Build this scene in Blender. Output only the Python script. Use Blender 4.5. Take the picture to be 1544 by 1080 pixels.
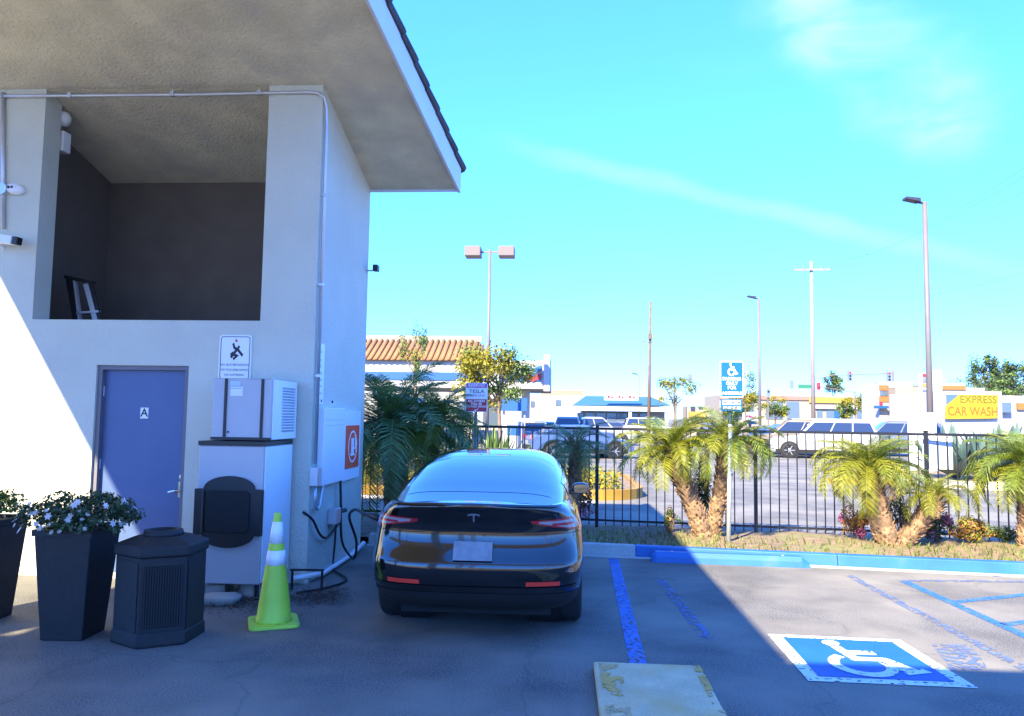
import bpy, bmesh, math, random
from mathutils import Vector, Matrix
random.seed(7)
R_ = math.radians
scene = bpy.context.scene
for o in list(bpy.data.objects): bpy.data.objects.remove(o)
col = scene.collection

# ------------------------------------------------------------------ camera
FPX, CAMH = 1150.0, 1.8
yaw = math.atan((850-772)/FPX); roll = R_(0.85); pitch = math.atan((627-540)/FPX)
fw = Vector((-math.sin(yaw)*math.cos(pitch), math.cos(yaw)*math.cos(pitch), math.sin(pitch)))
r0 = fw.cross(Vector((0,0,1))).normalized(); u0 = r0.cross(fw)
RV = r0*math.cos(roll)+u0*math.sin(roll); UV = -r0*math.sin(roll)+u0*math.cos(roll)
CP = Vector((0,0,CAMH))
cam = bpy.data.cameras.new('camera'); camo = bpy.data.objects.new('camera', cam); col.objects.link(camo)
m3 = Matrix((RV, UV, -fw)).transposed()
camo.matrix_world = Matrix.Translation(CP) @ m3.to_4x4()
cam.sensor_width = 36; cam.lens = FPX/1544*36; cam.clip_end = 3000; cam.clip_start = 0.05
scene.camera = camo
def ray(x, y): return fw + RV*((x-772)/FPX) + UV*((540-y)/FPX)
def g(x, y, z=0.0): d = ray(x,y); return CP + d*((z-CAMH)/d.z)
def at(x, y, Y): d = ray(x,y); return CP + d*(Y/d.y)
def atX(x, y, X): d = ray(x,y); return CP + d*(X/d.x)

# ------------------------------------------------------------------ light
LD = Vector((0.61, 1.135, -1.0)).normalized()       # the way sunlight travels
sun_el = math.asin(-LD.z); sun_rot = math.atan2(-LD.x, -LD.y)
EXPOSURE = 2.4; SKYTINT = (.24, .80, 3.3, 1)
w = bpy.data.worlds.new('World'); scene.world = w; w.use_nodes = True
nt = w.node_tree; nt.nodes.clear()
def N(nt, t, **k):
    n = nt.nodes.new(t)
    for a, v in k.items(): setattr(n, a, v)
    return n
def MATH(nt, op, a, b=None, c=None):
    n = N(nt, 'ShaderNodeMath', operation=op)
    for i, v in enumerate((a, b, c)):
        if v is None: continue
        if isinstance(v, (int, float)): n.inputs[i].default_value = v
        else: nt.links.new(v, n.inputs[i])
    return n.outputs[0]
out = N(nt, 'ShaderNodeOutputWorld'); bg = N(nt, 'ShaderNodeBackground'); bg.inputs['Strength'].default_value = 0.15
sky = N(nt, 'ShaderNodeTexSky', sky_type='NISHITA'); sky.sun_disc = False
sky.sun_elevation = sun_el; sky.sun_rotation = sun_rot; sky.air_density = 1.0; sky.dust_density = 0.0; sky.ozone_density = 3.0; sky.altitude = 1500
hs = N(nt, 'ShaderNodeHueSaturation'); hs.inputs['Saturation'].default_value = 1.04
tint = N(nt, 'ShaderNodeMixRGB', blend_type='MULTIPLY'); tint.inputs[0].default_value = 1; tint.inputs[2].default_value = SKYTINT
nt.links.new(sky.outputs[0], tint.inputs[1]); gm = N(nt, 'ShaderNodeGamma'); gm.inputs[1].default_value = .6; nt.links.new(tint.outputs[0], gm.inputs[0]); nt.links.new(gm.outputs[0], hs.inputs['Color'])
tc = N(nt, 'ShaderNodeTexCoord')
def vdot(vec):
    n = N(nt, 'ShaderNodeVectorMath', operation='DOT_PRODUCT'); nt.links.new(tc.outputs['Generated'], n.inputs[0]); n.inputs[1].default_value = vec
    return n.outputs['Value']
def smooth(v, a, b):
    n = N(nt, 'ShaderNodeMapRange', interpolation_type='SMOOTHSTEP'); nt.links.new(v, n.inputs['Value'])
    n.inputs['From Min'].default_value = a; n.inputs['From Max'].default_value = b; return n.outputs[0]
def noise(scale, detail=6, dist=0.0, sc=(1,1,1), rot=(0,0,0)):
    mp = N(nt, 'ShaderNodeMapping'); mp.inputs['Scale'].default_value = sc; mp.inputs['Rotation'].default_value = rot
    nt.links.new(tc.outputs['Generated'], mp.inputs[0])
    n = N(nt, 'ShaderNodeTexNoise'); n.inputs['Scale'].default_value = scale; n.inputs['Detail'].default_value = detail; n.inputs['Distortion'].default_value = dist
    nt.links.new(mp.outputs[0], n.inputs['Vector']); return n.outputs[0]
def streak(p, q, width, wob):
    a, b = ray(*p).normalized(), ray(*q).normalized(); n = a.cross(b).normalized(); mid = (a+b).normalized(); span = a.angle(b)/2
    d = MATH(nt, 'ADD', vdot(n), MATH(nt, 'MULTIPLY', MATH(nt, 'SUBTRACT', noise(5, 5), 0.5), wob))
    band = smooth(MATH(nt, 'ABSOLUTE', d), width, width*0.1)
    return MATH(nt, 'MULTIPLY', band, smooth(vdot(mid), math.cos(span*1.25), math.cos(span*0.7)))
c1 = MATH(nt, 'MULTIPLY', streak((790,225),(1500,400), 0.018, 0.05), MATH(nt, 'MULTIPLY', noise(9, 6, 0.5), 0.3))
c2 = MATH(nt, 'MULTIPLY', streak((1150,-10),(1480,190), 0.075, 0.12), smooth(noise(7, 9, 0.6, (1,1,2.0)), 0.25, 0.75))
cirr = MATH(nt, 'MULTIPLY', smooth(noise(2.6, 9, 0.8, (1,1,3.5)), 0.55, 0.85), 0.05)
cl = MATH(nt, 'MINIMUM', MATH(nt, 'ADD', MATH(nt, 'ADD', c1, MATH(nt, 'MULTIPLY', c2, 0.55)), cirr), 0.8)
mx = N(nt, 'ShaderNodeMixRGB'); nt.links.new(cl, mx.inputs[0]); nt.links.new(hs.outputs[0], mx.inputs[1]); mx.inputs[2].default_value = (1.5, 1.9, 2.2, 1)
nt.links.new(mx.outputs[0], bg.inputs[0]); nt.links.new(bg.outputs[0], out.inputs[0])
sl = bpy.data.lights.new('sun', 'SUN'); sl.energy = 3.7; sl.angle = R_(0.53); sl.color = (1.0, 0.87, 0.58)
so = bpy.data.objects.new('sun', sl); col.objects.link(so); so.rotation_euler = LD.to_track_quat('-Z', 'Y').to_euler(); so.location = (-10,-18,20)
vs = scene.view_settings; vs.view_transform = 'Standard'; vs.look = 'None'; vs.exposure = EXPOSURE; vs.gamma = 1; vs.use_curve_mapping = False

# ------------------------------------------------------------------ materials
def mat(name, c, rough=0.6, metal=0.0, var=0.0, vs_=3.0, bump=0.0, bs=60.0, spec=0.5, coat=0.0, ior=1.5, dirt=None, ds=1.5, dlo=.5, dhi=.75, rnd=0.0, trans=0.0, emit=0, bdist=0.01, speck=0.0, wear=0.0, wsc=9.0):
    m = bpy.data.materials.new(name); m.use_nodes = True; t = m.node_tree; b = t.nodes['Principled BSDF']
    b.inputs['Roughness'].default_value = rough; b.inputs['Metallic'].default_value = metal
    b.inputs['Specular IOR Level'].default_value = spec; b.inputs['Coat Weight'].default_value = coat; b.inputs['Coat Roughness'].default_value = 0.03; b.inputs['IOR'].default_value = ior
    c4 = (*c, 1); b.inputs['Base Color'].default_value = c4
    cout = None
    tcn = t.nodes.new('ShaderNodeTexCoord')
    def ns(scale, detail=5):
        n = t.nodes.new('ShaderNodeTexNoise'); n.inputs['Scale'].default_value = scale; n.inputs['Detail'].default_value = detail
        t.links.new(tcn.outputs['Object'], n.inputs['Vector']); return n.outputs[0]
    def mr(v, a, b_, lo, hi):
        n = t.nodes.new('ShaderNodeMapRange'); t.links.new(v, n.inputs[0])
        for i, x in enumerate((a, b_, lo, hi)): n.inputs[i+1].default_value = x
        return n.outputs[0]
    def mixc(f, a, b_, bt='MIX'):
        n = t.nodes.new('ShaderNodeMixRGB'); n.blend_type = bt
        for i, v in enumerate((f, a, b_)):
            if isinstance(v, (int, float)): n.inputs[i].default_value = v
            elif isinstance(v, tuple): n.inputs[i].default_value = v
            else: t.links.new(v, n.inputs[i])
        return n.outputs[0]
    cur = c4
    if var:
        f = mr(ns(vs_), .3, .7, 1-var, 1+var)
        cur = mixc(1.0, cur, f, 'MULTIPLY'); cout = cur
    if speck:
        f = mr(ns(75, 4), .35, .65, 1-speck, 1+speck); cur = mixc(1.0, cur, f, 'MULTIPLY'); cout = cur
    if rnd:
        gi = t.nodes.new('ShaderNodeNewGeometry'); f = mr(gi.outputs['Random Per Island'], 0, 1, 1-rnd, 1+rnd)
        cur = mixc(1.0, cur, f, 'MULTIPLY'); cout = cur
    if dirt:
        f = mr(ns(ds, 8), dlo, dhi, 0, 1); cur = mixc(f, cur, (*dirt, 1)); cout = cur
    if cout is not None: t.links.new(cout, b.inputs['Base Color'])
    if bump:
        bn = t.nodes.new('ShaderNodeBump'); bn.inputs['Strength'].default_value = bump; bn.inputs['Distance'].default_value = bdist
        t.links.new(ns(bs, 6), bn.inputs['Height']); t.links.new(bn.outputs[0], b.inputs['Normal'])
    if emit: b.inputs['Emission Color'].default_value = c4; b.inputs['Emission Strength'].default_value = emit
    if wear:
        tp_ = t.nodes.new('ShaderNodeBsdfTransparent'); ms = t.nodes.new('ShaderNodeMixShader'); n1 = ns(wsc, 9)
        t.links.new(mr(n1, .62-wear*.3, .66-wear*.3, 0, 1), ms.inputs[0]); t.links.new(b.outputs[0], ms.inputs[1]); t.links.new(tp_.outputs[0], ms.inputs[2]); t.links.new(ms.outputs[0], t.nodes['Material Output'].inputs[0])
    if trans:
        tr = t.nodes.new('ShaderNodeBsdfTranslucent'); ms = t.nodes.new('ShaderNodeMixShader'); ms.inputs[0].default_value = trans
        if cout is not None: t.links.new(cout, tr.inputs[0])
        else: tr.inputs[0].default_value = c4
        t.links.new(b.outputs[0], ms.inputs[1]); t.links.new(tr.outputs[0], ms.inputs[2]); t.links.new(ms.outputs[0], t.nodes['Material Output'].inputs[0])
    return m
M = {}
def asphalt():
    m = mat('asphalt', (.125,.118,.105), .9, var=.22, vs_=1.7, bump=.7, bs=90, dirt=(.225,.205,.165), ds=.8, dlo=.40, dhi=.66, speck=.55, bdist=.01)
    t = m.node_tree; b = t.nodes['Principled BSDF']; src = b.inputs['Base Color'].links[0].from_socket
    tcn = t.nodes.new('ShaderNodeTexCoord')
    vo = t.nodes.new('ShaderNodeTexVoronoi'); vo.feature = 'DISTANCE_TO_EDGE'; vo.inputs['Scale'].default_value = .42
    nz = t.nodes.new('ShaderNodeTexNoise'); nz.inputs['Scale'].default_value = 2.2; nz.inputs['Detail'].default_value = 6
    mv = t.nodes.new('ShaderNodeMixRGB'); mv.blend_type = 'ADD'; mv.inputs[0].default_value = .55
    t.links.new(tcn.outputs['Object'], nz.inputs['Vector']); t.links.new(tcn.outputs['Object'], mv.inputs[1]); t.links.new(nz.outputs['Color'], mv.inputs[2]); t.links.new(mv.outputs[0], vo.inputs['Vector'])
    mr = t.nodes.new('ShaderNodeMapRange'); t.links.new(vo.outputs['Distance'], mr.inputs[0]); mr.inputs[1].default_value = .0; mr.inputs[2].default_value = .008; mr.inputs[3].default_value = .3; mr.inputs[4].default_value = 0
    # oil stains
    n2 = t.nodes.new('ShaderNodeTexNoise'); n2.inputs['Scale'].default_value = .9; n2.inputs['Detail'].default_value = 8; t.links.new(tcn.outputs['Object'], n2.inputs['Vector'])
    mr2 = t.nodes.new('ShaderNodeMapRange'); t.links.new(n2.outputs[0], mr2.inputs[0]); mr2.inputs[1].default_value = .56; mr2.inputs[2].default_value = .74; mr2.inputs[3].default_value = 0; mr2.inputs[4].default_value = .5
    ad = t.nodes.new('ShaderNodeMath'); ad.operation = 'MAXIMUM'; t.links.new(mr.outputs[0], ad.inputs[0]); t.links.new(mr2.outputs[0], ad.inputs[1])
    mc = t.nodes.new('ShaderNodeMixRGB'); t.links.new(ad.outputs[0], mc.inputs[0]); t.links.new(src, mc.inputs[1]); mc.inputs[2].default_value = (.05,.048,.046,1)
    t.links.new(mc.outputs[0], b.inputs['Base Color']); return m
M['asphalt'] = asphalt()
M['concrete'] = mat('concrete', (.42,.40,.37), .85, var=.12, bump=.3, bs=50, dirt=(.26,.24,.22), ds=1.2, speck=.15)
M['bluekerb'] = mat('blue_kerb_paint', (.022,.12,.36), .55, var=.12, bump=.2, bs=40, dirt=(.07,.14,.27), ds=3, dlo=.6, dhi=.85)
M['bluepaint'] = mat('blue_line_paint', (.03,.13,.42), .65, var=.15, bump=.3, bs=120, dirt=(.13,.14,.16), ds=6, dlo=.52, dhi=.8, wear=.18, wsc=22)
M['bluefaded'] = mat('faded_blue_paint', (.09,.14,.30), .75, var=.15, bump=.3, bs=120, dirt=(.14,.138,.135), ds=5, dlo=.45, dhi=.8, wear=.48, wsc=16)
M['bluebox'] = mat('blue_symbol_paint', (.008,.10,.34), .6, var=.1, bump=.25, bs=120, dirt=(.03,.12,.30), ds=8, dlo=.6, dhi=.8)
M['whitepaint'] = mat('white_line_paint', (.72,.73,.72), .65, var=.06, bump=.3, bs=120, dirt=(.35,.35,.36), ds=9, dlo=.62, dhi=.8, wear=.14, wsc=24)
M['pad'] = mat('worn_pad_concrete', (.56,.44,.25), .85, var=.15, vs_=4, bump=.35, bs=50, dirt=(.55,.36,.12), ds=1.7, dlo=.48, dhi=.68, speck=.12)
M['padyellow'] = mat('worn_yellow_paint', (.56,.34,.08), .8, var=.2, vs_=6, bump=.3, bs=50, dirt=(.45,.39,.30), ds=4, dlo=.5, dhi=.8, wear=.5, wsc=7)
M['stucco'] = mat('stucco', (.58,.575,.47), .92, var=.06, vs_=1.2, bump=.7, bs=30, dirt=(.55,.53,.48), ds=.9, dlo=.55, dhi=.9, bdist=.016)
M['soffit'] = mat('soffit_stucco', (.66,.60,.44), .95, var=.12, vs_=2.5, bump=1.0, bs=28, dirt=(.54,.49,.40), ds=2.2, dlo=.5, dhi=.75, bdist=.02)
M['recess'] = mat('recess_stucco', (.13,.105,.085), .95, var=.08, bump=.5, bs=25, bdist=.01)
M['fascia'] = mat('fascia_paint', (.62,.66,.72), .5, var=.04)
M['rooftile'] = mat('dark_roof_tile', (.05,.048,.05), .8, var=.3, bump=.3, bs=30)
M['door'] = mat('door_paint', (.075,.12,.25), .45, var=.05, bump=.05, bs=30)
M['frame'] = mat('door_frame', (.16,.15,.17), .5)
M['brass'] = mat('brass', (.62,.50,.28), .35, .8)
M['galv'] = mat('galvanised', (.55,.57,.6), .4, .6, var=.1)
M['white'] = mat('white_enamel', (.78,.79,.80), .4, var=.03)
M['offwhite'] = mat('off_white', (.70,.70,.68), .5, var=.05)
M['signwhite'] = mat('sign_white', (.80,.81,.82), .45)
M['black'] = mat('black_plastic', (.012,.012,.013), .45)
M['blackmatte'] = mat('black_matte', (.006,.006,.007), .8)
M['ink'] = mat('black_ink', (.02,.02,.03), .6)
M['planter'] = mat('planter_resin', (.012,.012,.013), .6, var=.2, vs_=30, bump=.3, bs=120)
M['bin'] = mat('bin_resin', (.013,.0135,.015), .6, var=.2, vs_=20, bump=.25, bs=150)
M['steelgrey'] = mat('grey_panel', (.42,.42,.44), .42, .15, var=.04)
M['lime'] = mat('lime_cone', (.42,.66,.06), .5, var=.1, dirt=(.22,.30,.06), ds=6, dlo=.55, dhi=.78)
M['reflect'] = mat('reflective_white', (.85,.86,.87), .35, dirt=(.6,.6,.6), ds=10, dlo=.6, dhi=.8)
M['stone'] = mat('rubble_stone', (.34,.31,.27), .9, var=.2, bump=.6, bs=20)
M['soil'] = mat('soil', (.16,.11,.075), .95, var=.3, bump=.8, bs=25, bdist=.03)
M['mulch'] = mat('leaf_litter', (.20,.14,.085), .95, var=.3, vs_=8, bump=.8, bs=40, dirt=(.16,.17,.06), ds=1.4)
M['fence'] = mat('fence_paint', (.018,.018,.022), .4, .3)
M['post'] = mat('sign_post_steel', (.52,.58,.60), .4, .5, var=.08)
M['postgreen'] = mat('post_green', (.10,.20,.19), .5)
M['signblue'] = mat('sign_blue', (.004,.10,.22), .4)
M['red'] = mat('sign_red', (.45,.025,.035), .45)
M['redsign'] = mat('orange_red_sign', (.85,.10,.045), .4)
M['purple'] = mat('sign_purple', (.42,.08,.28), .45)
M['carblack'] = mat('black_car_paint', (.004,.004,.005), .12, 0, coat=1.0, spec=.6)
M['glassblack'] = mat('tinted_glass', (.006,.008,.012), .03, 0, spec=1.0, ior=1.9, coat=1.0)
M['tyre'] = mat('tyre_rubber', (.015,.015,.016), .8, bump=.3, bs=60)
M['rim'] = mat('alloy_rim', (.45,.46,.48), .3, .8)
M['rimdark'] = mat('dark_rim', (.05,.05,.055), .3, .7)
M['lampred'] = mat('tail_lamp_red', (.42,.02,.03), .12, coat=1.0)
M['lampclear'] = mat('tail_lamp_clear', (.30,.29,.31), .15, coat=1.0)
M['reflred'] = mat('reflector_red', (.85,.05,.03), .25, coat=.5)
M['chrome'] = mat('chrome', (.75,.77,.8), .12, 1.0)
M['plate'] = mat('plate', (.22,.24,.27), .4, var=.2, vs_=14)
M['cable'] = mat('cable_rubber', (.01,.01,.011), .5)
M['trunk'] = mat('palm_trunk', (.24,.15,.085), .95, var=.35, vs_=14, bump=.8, bs=30, rnd=.25)
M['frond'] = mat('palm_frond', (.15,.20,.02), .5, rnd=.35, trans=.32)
M['frondlit'] = mat('palm_frond_sunlit', (.26,.27,.02), .5, rnd=.35, trans=.38)  # frond colour for palms in sun, sunlight put into the colour
M['frondshade'] = mat('palm_frond_shaded', (.13,.20,.06), .5, rnd=.35, trans=.25)  # frond colour for palms out of the sun, shade put into the colour
M['deadfrond'] = mat('dead_frond', (.34,.22,.12), .9, rnd=.3, trans=.15)
M['leaf'] = mat('leaf_green', (.11,.17,.03), .5, rnd=.5, trans=.3)
M['leafdark'] = mat('leaf_dark', (.045,.075,.025), .55, rnd=.5, trans=.2)
M['leafyellow'] = mat('leaf_yellow', (.27,.24,.016), .5, rnd=.4, trans=.4)
M['flowery'] = mat('yellow_flowers', (.36,.27,.01), .6, rnd=.3, trans=.35)
M['leafpink'] = mat('leaf_pink', (.40,.10,.18), .5, rnd=.5, trans=.3)
M['leaforange'] = mat('leaf_orange', (.40,.20,.05), .5, rnd=.5, trans=.3)
M['blossom'] = mat('white_blossom', (.75,.70,.66), .6, trans=.4)
M['agave'] = mat('agave_leaf', (.07,.12,.10), .55, var=.15, rnd=.2)
M['bark'] = mat('bark', (.16,.12,.09), .9, var=.3, bump=.5, bs=20)
M['grass'] = mat('grass', (.13,.17,.03), .7, rnd=.5, trans=.3)
M['wood'] = mat('pole_wood', (.13,.085,.07), .9, var=.2)
M['polegrey'] = mat('pole_grey', (.13,.115,.12), .6, var=.06)
M['lamphead'] = mat('lamp_head', (.15,.12,.12), .6)
M['lampdark'] = mat('lamp_head_dark', (.03,.028,.05), .5)
M['tileorange'] = mat('clay_tile', (.26,.125,.05), .85, var=.15, vs_=2)
M['bwhite'] = mat('white_render', (.36,.355,.34), .85, var=.04)
M['bcream'] = mat('cream_render', (.27,.23,.18), .85, var=.05)
M['btan'] = mat('tan_render', (.22,.17,.12), .85, var=.06)
M['bpink'] = mat('pinkish_render', (.26,.14,.11), .85, var=.06)
M['borange'] = mat('orange_render', (.34,.11,.03), .8, var=.05)
M['byellow'] = mat('yellow_band', (.36,.22,.04), .8)
M['bblue'] = mat('blue_band', (.008,.075,.24), .5)
M['blueroof'] = mat('blue_roof', (.03,.11,.17), .7, var=.05)
M['winglass'] = mat('window_glass', (.08,.11,.15), .08, spec=.8)
M['signyellow'] = mat('sign_yellow', (.34,.24,.004), .5)
M['yellowkerb'] = mat('yellow_kerb_paint', (.30,.17,.015), .7, var=.12)
M['terracotta'] = mat('terracotta_kerb', (.28,.14,.07), .8, var=.1)
M['chevblue'] = mat('emblem_blue', (.01,.10,.22), .5); M['chevred'] = mat('emblem_red', (.34,.02,.025), .5)
M['green'] = mat('street_sign_green', (.02,.15,.07), .5)
M['mred'] = mat('signal_red', (.6,.03,.05), .5)
M['carwhite'] = mat('white_car_paint', (.34,.345,.35), .25, coat=.8)
M['cargold'] = mat('gold_car_paint', (.17,.13,.07), .28, .3, coat=.8)
M['carsilver'] = mat('silver_car_paint', (.13,.145,.165), .28, .5, coat=.8)
M['carblue'] = mat('blue_car_paint', (.08,.14,.30), .25, .3, coat=.8)
M['cargrey'] = mat('grey_car_paint', (.18,.19,.21), .25, .3, coat=.8)
M['carglass'] = mat('car_glass', (.02,.03,.06), .05, spec=.9)
M['wire'] = mat('wire', (.12,.12,.14), .6)

# ------------------------------------------------------------------ mesh helpers
class MB:
    def __init__(s): s.v = []; s.f = []; s.mi = []
    def add(s, v, f, mi=0):
        n = len(s.v); s.v += [tuple(p) for p in v]; s.f += [tuple(i+n for i in q) for q in f]; s.mi += [mi]*len(f); return s
    def box(s, x0, x1, y0, y1, z0, z1, mi=0):
        return s.add([(x0,y0,z0),(x1,y0,z0),(x1,y1,z0),(x0,y1,z0),(x0,y0,z1),(x1,y0,z1),(x1,y1,z1),(x0,y1,z1)],
                     [(0,3,2,1),(4,5,6,7),(0,1,5,4),(1,2,6,5),(2,3,7,6),(3,0,4,7)], mi)
    def bar(s, a, b, w_, h_, up=(0,0,1), mi=0):
        a, b = Vector(a), Vector(b); d = (b-a).normalized(); u = Vector(up)
        if abs(d.dot(u)) > .98: u = Vector((0,1,0))
        r = d.cross(u).normalized()*w_/2; q = r.cross(d).normalized()*h_/2
        return s.add([a-r-q,a+r-q,a+r+q,a-r+q,b-r-q,b+r-q,b+r+q,b-r+q], [(0,1,2,3),(7,6,5,4),(0,4,5,1),(1,5,6,2),(2,6,7,3),(3,7,4,0)], mi)
    def tube(s, pts, rad, n=8, caps=True, mi=0):
        pts = [Vector(p) for p in pts]; rs = rad if isinstance(rad, (list, tuple)) else [rad]*len(pts); vv = []; ff = []; pu = None
        for i, p in enumerate(pts):
            d = (pts[min(i+1,len(pts)-1)]-pts[max(i-1,0)]).normalized()
            if pu is None: pu = Vector((0,0,1)) if abs(d.z) < .9 else Vector((1,0,0))
            r = d.cross(pu).normalized(); pu = r.cross(d).normalized()
            for k in range(n):
                a = 2*math.pi*k/n; vv.append(p+r*math.cos(a)*rs[i]+pu*math.sin(a)*rs[i])
        for i in range(len(pts)-1):
            for k in range(n): ff.append((i*n+k, i*n+(k+1)%n, (i+1)*n+(k+1)%n, (i+1)*n+k))
        if caps: ff.append(tuple(range(n-1,-1,-1))); ff.append(tuple((len(pts)-1)*n+k for k in range(n)))
        return s.add(vv, ff, mi)
    def lathe(s, prof, c=(0,0,0), n=20, axis='z', mi=0, caps=True):
        vv = []; ff = []
        for r, h in prof:
            for k in range(n):
                a = 2*math.pi*k/n; x, y = r*math.cos(a), r*math.sin(a)
                p = (x, y, h) if axis == 'z' else ((h, x, y) if axis == 'x' else (y, h, x))
                vv.append((p[0]+c[0], p[1]+c[1], p[2]+c[2]))
        for i in range(len(prof)-1):
            for k in range(n): ff.append((i*n+k, i*n+(k+1)%n, (i+1)*n+(k+1)%n, (i+1)*n+k))
        if caps: ff.append(tuple(range(n-1,-1,-1))); ff.append(tuple((len(prof)-1)*n+k for k in range(n)))
        return s.add(vv, ff, mi)
    def prism(s, poly, d0, d1, f, mi=0):
        "poly of 2D points; f(u, v, d) -> 3D"
        n = len(poly); vv = [f(u, v, d0) for u, v in poly]+[f(u, v, d1) for u, v in poly]
        ff = [tuple(range(n-1,-1,-1)), tuple(range(n,2*n))]+[(i,(i+1)%n,(i+1)%n+n,i+n) for i in range(n)]
        return s.add(vv, ff, mi)
    def grid(s, fn, nu, nv, mi=0, flip=False):
        vv = [fn(i/nu, j/nv) for j in range(nv+1) for i in range(nu+1)]; w_ = nu+1
        ff = [(j*w_+i, j*w_+i+1, (j+1)*w_+i+1, (j+1)*w_+i) for j in range(nv) for i in range(nu)]
        if flip: ff = [q[::-1] for q in ff]
        return s.add(vv, ff, mi)
    def build(s, name, m, parent=None, smooth=False, world=True, fix=True, bevel=0):
        me = bpy.data.meshes.new(name)
        off = parent_loc(parent) if (parent and world) else Vector((0,0,0))
        me.from_pydata([tuple(Vector(v)-off) for v in s.v], [], s.f)
        for mm in (m if isinstance(m, (list, tuple)) else [m]): me.materials.append(M[mm] if isinstance(mm, str) else mm)
        me.polygons.foreach_set('material_index', s.mi)
        if fix:
            bm = bmesh.new(); bm.from_mesh(me); bmesh.ops.recalc_face_normals(bm, faces=bm.faces); bm.to_mesh(me); bm.free()
        if smooth: me.polygons.foreach_set('use_smooth', [True]*len(me.polygons))
        me.update(); o = bpy.data.objects.new(name, me); col.objects.link(o)
        if parent: o.parent = parent
        if bevel:
            b = o.modifiers.new('bevel', 'BEVEL'); b.width = bevel; b.segments = 2; b.limit_method = 'ANGLE'
        return o
def parent_loc(p):
    v = Vector((0,0,0))
    while p: v += p.location; p = p.parent
    return v
def tag(o, label, cat, group=None):
    o['label'] = label; o['category'] = cat
    if group: o['group'] = group
    return o
def thing(name, label, cat, loc=(0,0,0), rz=0, group=None):
    o = bpy.data.objects.new(name, None); o.empty_display_size = .2; col.objects.link(o); o.location = loc; o.rotation_euler = (0,0,rz)
    return tag(o, label, cat, group)
def struct(o, kind='structure'): o['kind'] = kind; return o
def childs(o): return [c for c in bpy.data.objects if c.parent == o]
def copy_tree(o, parent=None):
    c = o.copy(); col.objects.link(c); c.parent = parent
    for ch in o.children: copy_tree(ch, c)
    return c
def text(body, size, m, parent, loc, rot=(R_(90),0,0), name='lettering', align='CENTER', sx=1.0, depth=.0008, world=True, off=0.0):
    cu = bpy.data.curves.new(name, 'FONT'); cu.body = body; cu.size = size; cu.align_x = align; cu.align_y = 'CENTER'; cu.extrude = depth; cu.resolution_u = 3; cu.offset = off
    t = bpy.data.objects.new('tmp', cu); me = bpy.data.meshes.new_from_object(t); bpy.data.objects.remove(t); bpy.data.curves.remove(cu)
    me.name = name; me.materials.clear(); me.materials.append(M[m])
    o = bpy.data.objects.new(name, me); col.objects.link(o)
    l = Vector(loc)
    if parent: o.parent = parent; l = l-(parent_loc(parent) if world else Vector((0,0,0)))
    o.location = l; o.rotation_euler = rot; o.scale = (sx,1,1); return o
def strokes(lines, width, f, discs=(), d0=0, d1=.002):
    "flat strokes in 2D mapped by f(u,v,d)"
    mb = MB(); k = 0
    for ln in lines:
        P = [Vector(p) for p in ln]; n_ = len(P); vv = []; k += 1; dd = d1+(d1-d0)*.12*k
        for i, p in enumerate(P):
            t = (P[min(i+1,n_-1)]-P[max(i-1,0)]).normalized(); nrm = Vector((-t.y, t.x)); e = t*(width*.3 if i == n_-1 else (-width*.3 if i == 0 else 0))
            seg = (P[min(i+1,n_-1)]-P[i] if i < n_-1 else P[i]-P[i-1]).normalized(); c_ = max(.5, abs(nrm.dot(Vector((-seg.y, seg.x)))))
            l, r = p+nrm*width/2/c_+e, p-nrm*width/2/c_+e
            vv += [f(l.x,l.y,d0), f(r.x,r.y,d0), f(r.x,r.y,dd), f(l.x,l.y,dd)]
        ff = [(0,1,2,3), tuple((n_-1)*4+j for j in (3,2,1,0))]+[(i*4+j,i*4+(j+1)%4,(i+1)*4+(j+1)%4,(i+1)*4+j) for i in range(n_-1) for j in range(4)]
        mb.add(vv, ff)
    for (c, r) in discs:
        k += 1; mb.prism([(c[0]+r*math.cos(2*math.pi*j/18), c[1]+r*math.sin(2*math.pi*j/18)) for j in range(18)], d0, d1+(d1-d0)*.12*k, f)
    return mb
def arc(cx, cy, r, a0, a1, n=16): return [(cx+r*math.cos(R_(a0+(a1-a0)*i/n)), cy+r*math.sin(R_(a0+(a1-a0)*i/n))) for i in range(n+1)]
ISA_L = [[(.38,.78),(.43,.46)], [(.40,.64),(.66,.64)], [(.43,.46),(.70,.46),(.82,.14),(.94,.19)], arc(.43,.30,.25,125,375,18)]
ISA_D = [((.37,.91),.085)]
def rrect(x0, x1, y0, y1, r, n=4):
    p = []
    for cx, cy, a in ((x1-r,y1-r,0),(x0+r,y1-r,90),(x0+r,y0+r,180),(x1-r,y0+r,270)):
        p += [(cx+r*math.cos(R_(a+90*i/n)), cy+r*math.sin(R_(a+90*i/n))) for i in range(n+1)]
    return p

# ------------------------------------------------------------------ the ground and its markings
gr = MB()
xs = [-700,-200,-60,-25,-12,-6,-3,0,3,6,12,25,60,200,700]; ys = [-300,-80,-25,-8,0,4,8,12,16,22,30,45,80,160,400,1400]
gr.add([(x,y,0) for y in ys for x in xs], [(j*15+i,j*15+i+1,(j+1)*15+i+1,(j+1)*15+i) for j in range(15) for i in range(14)])
ground = struct(gr.build('asphalt_ground', 'asphalt'))
def mark(name, poly, m, z=.004):
    mb = MB(); mb.add([(x,y,z) for x,y in poly], [tuple(range(len(poly)))]); return mb.build(name, m, ground)
def line(x0, y0, x1, y1, w_, m='bluepaint', z=.004):
    d = Vector((x1-x0, y1-y0)).normalized(); n = Vector((-d.y, d.x))*w_/2
    return mark('parking_line', [(x0-n.x,y0-n.y),(x1-n.x,y1-n.y),(x1+n.x,y1+n.y),(x0+n.x,y0+n.y)], m, z)
line(.66, 9.95, .56, 5.5, .125)
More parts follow.
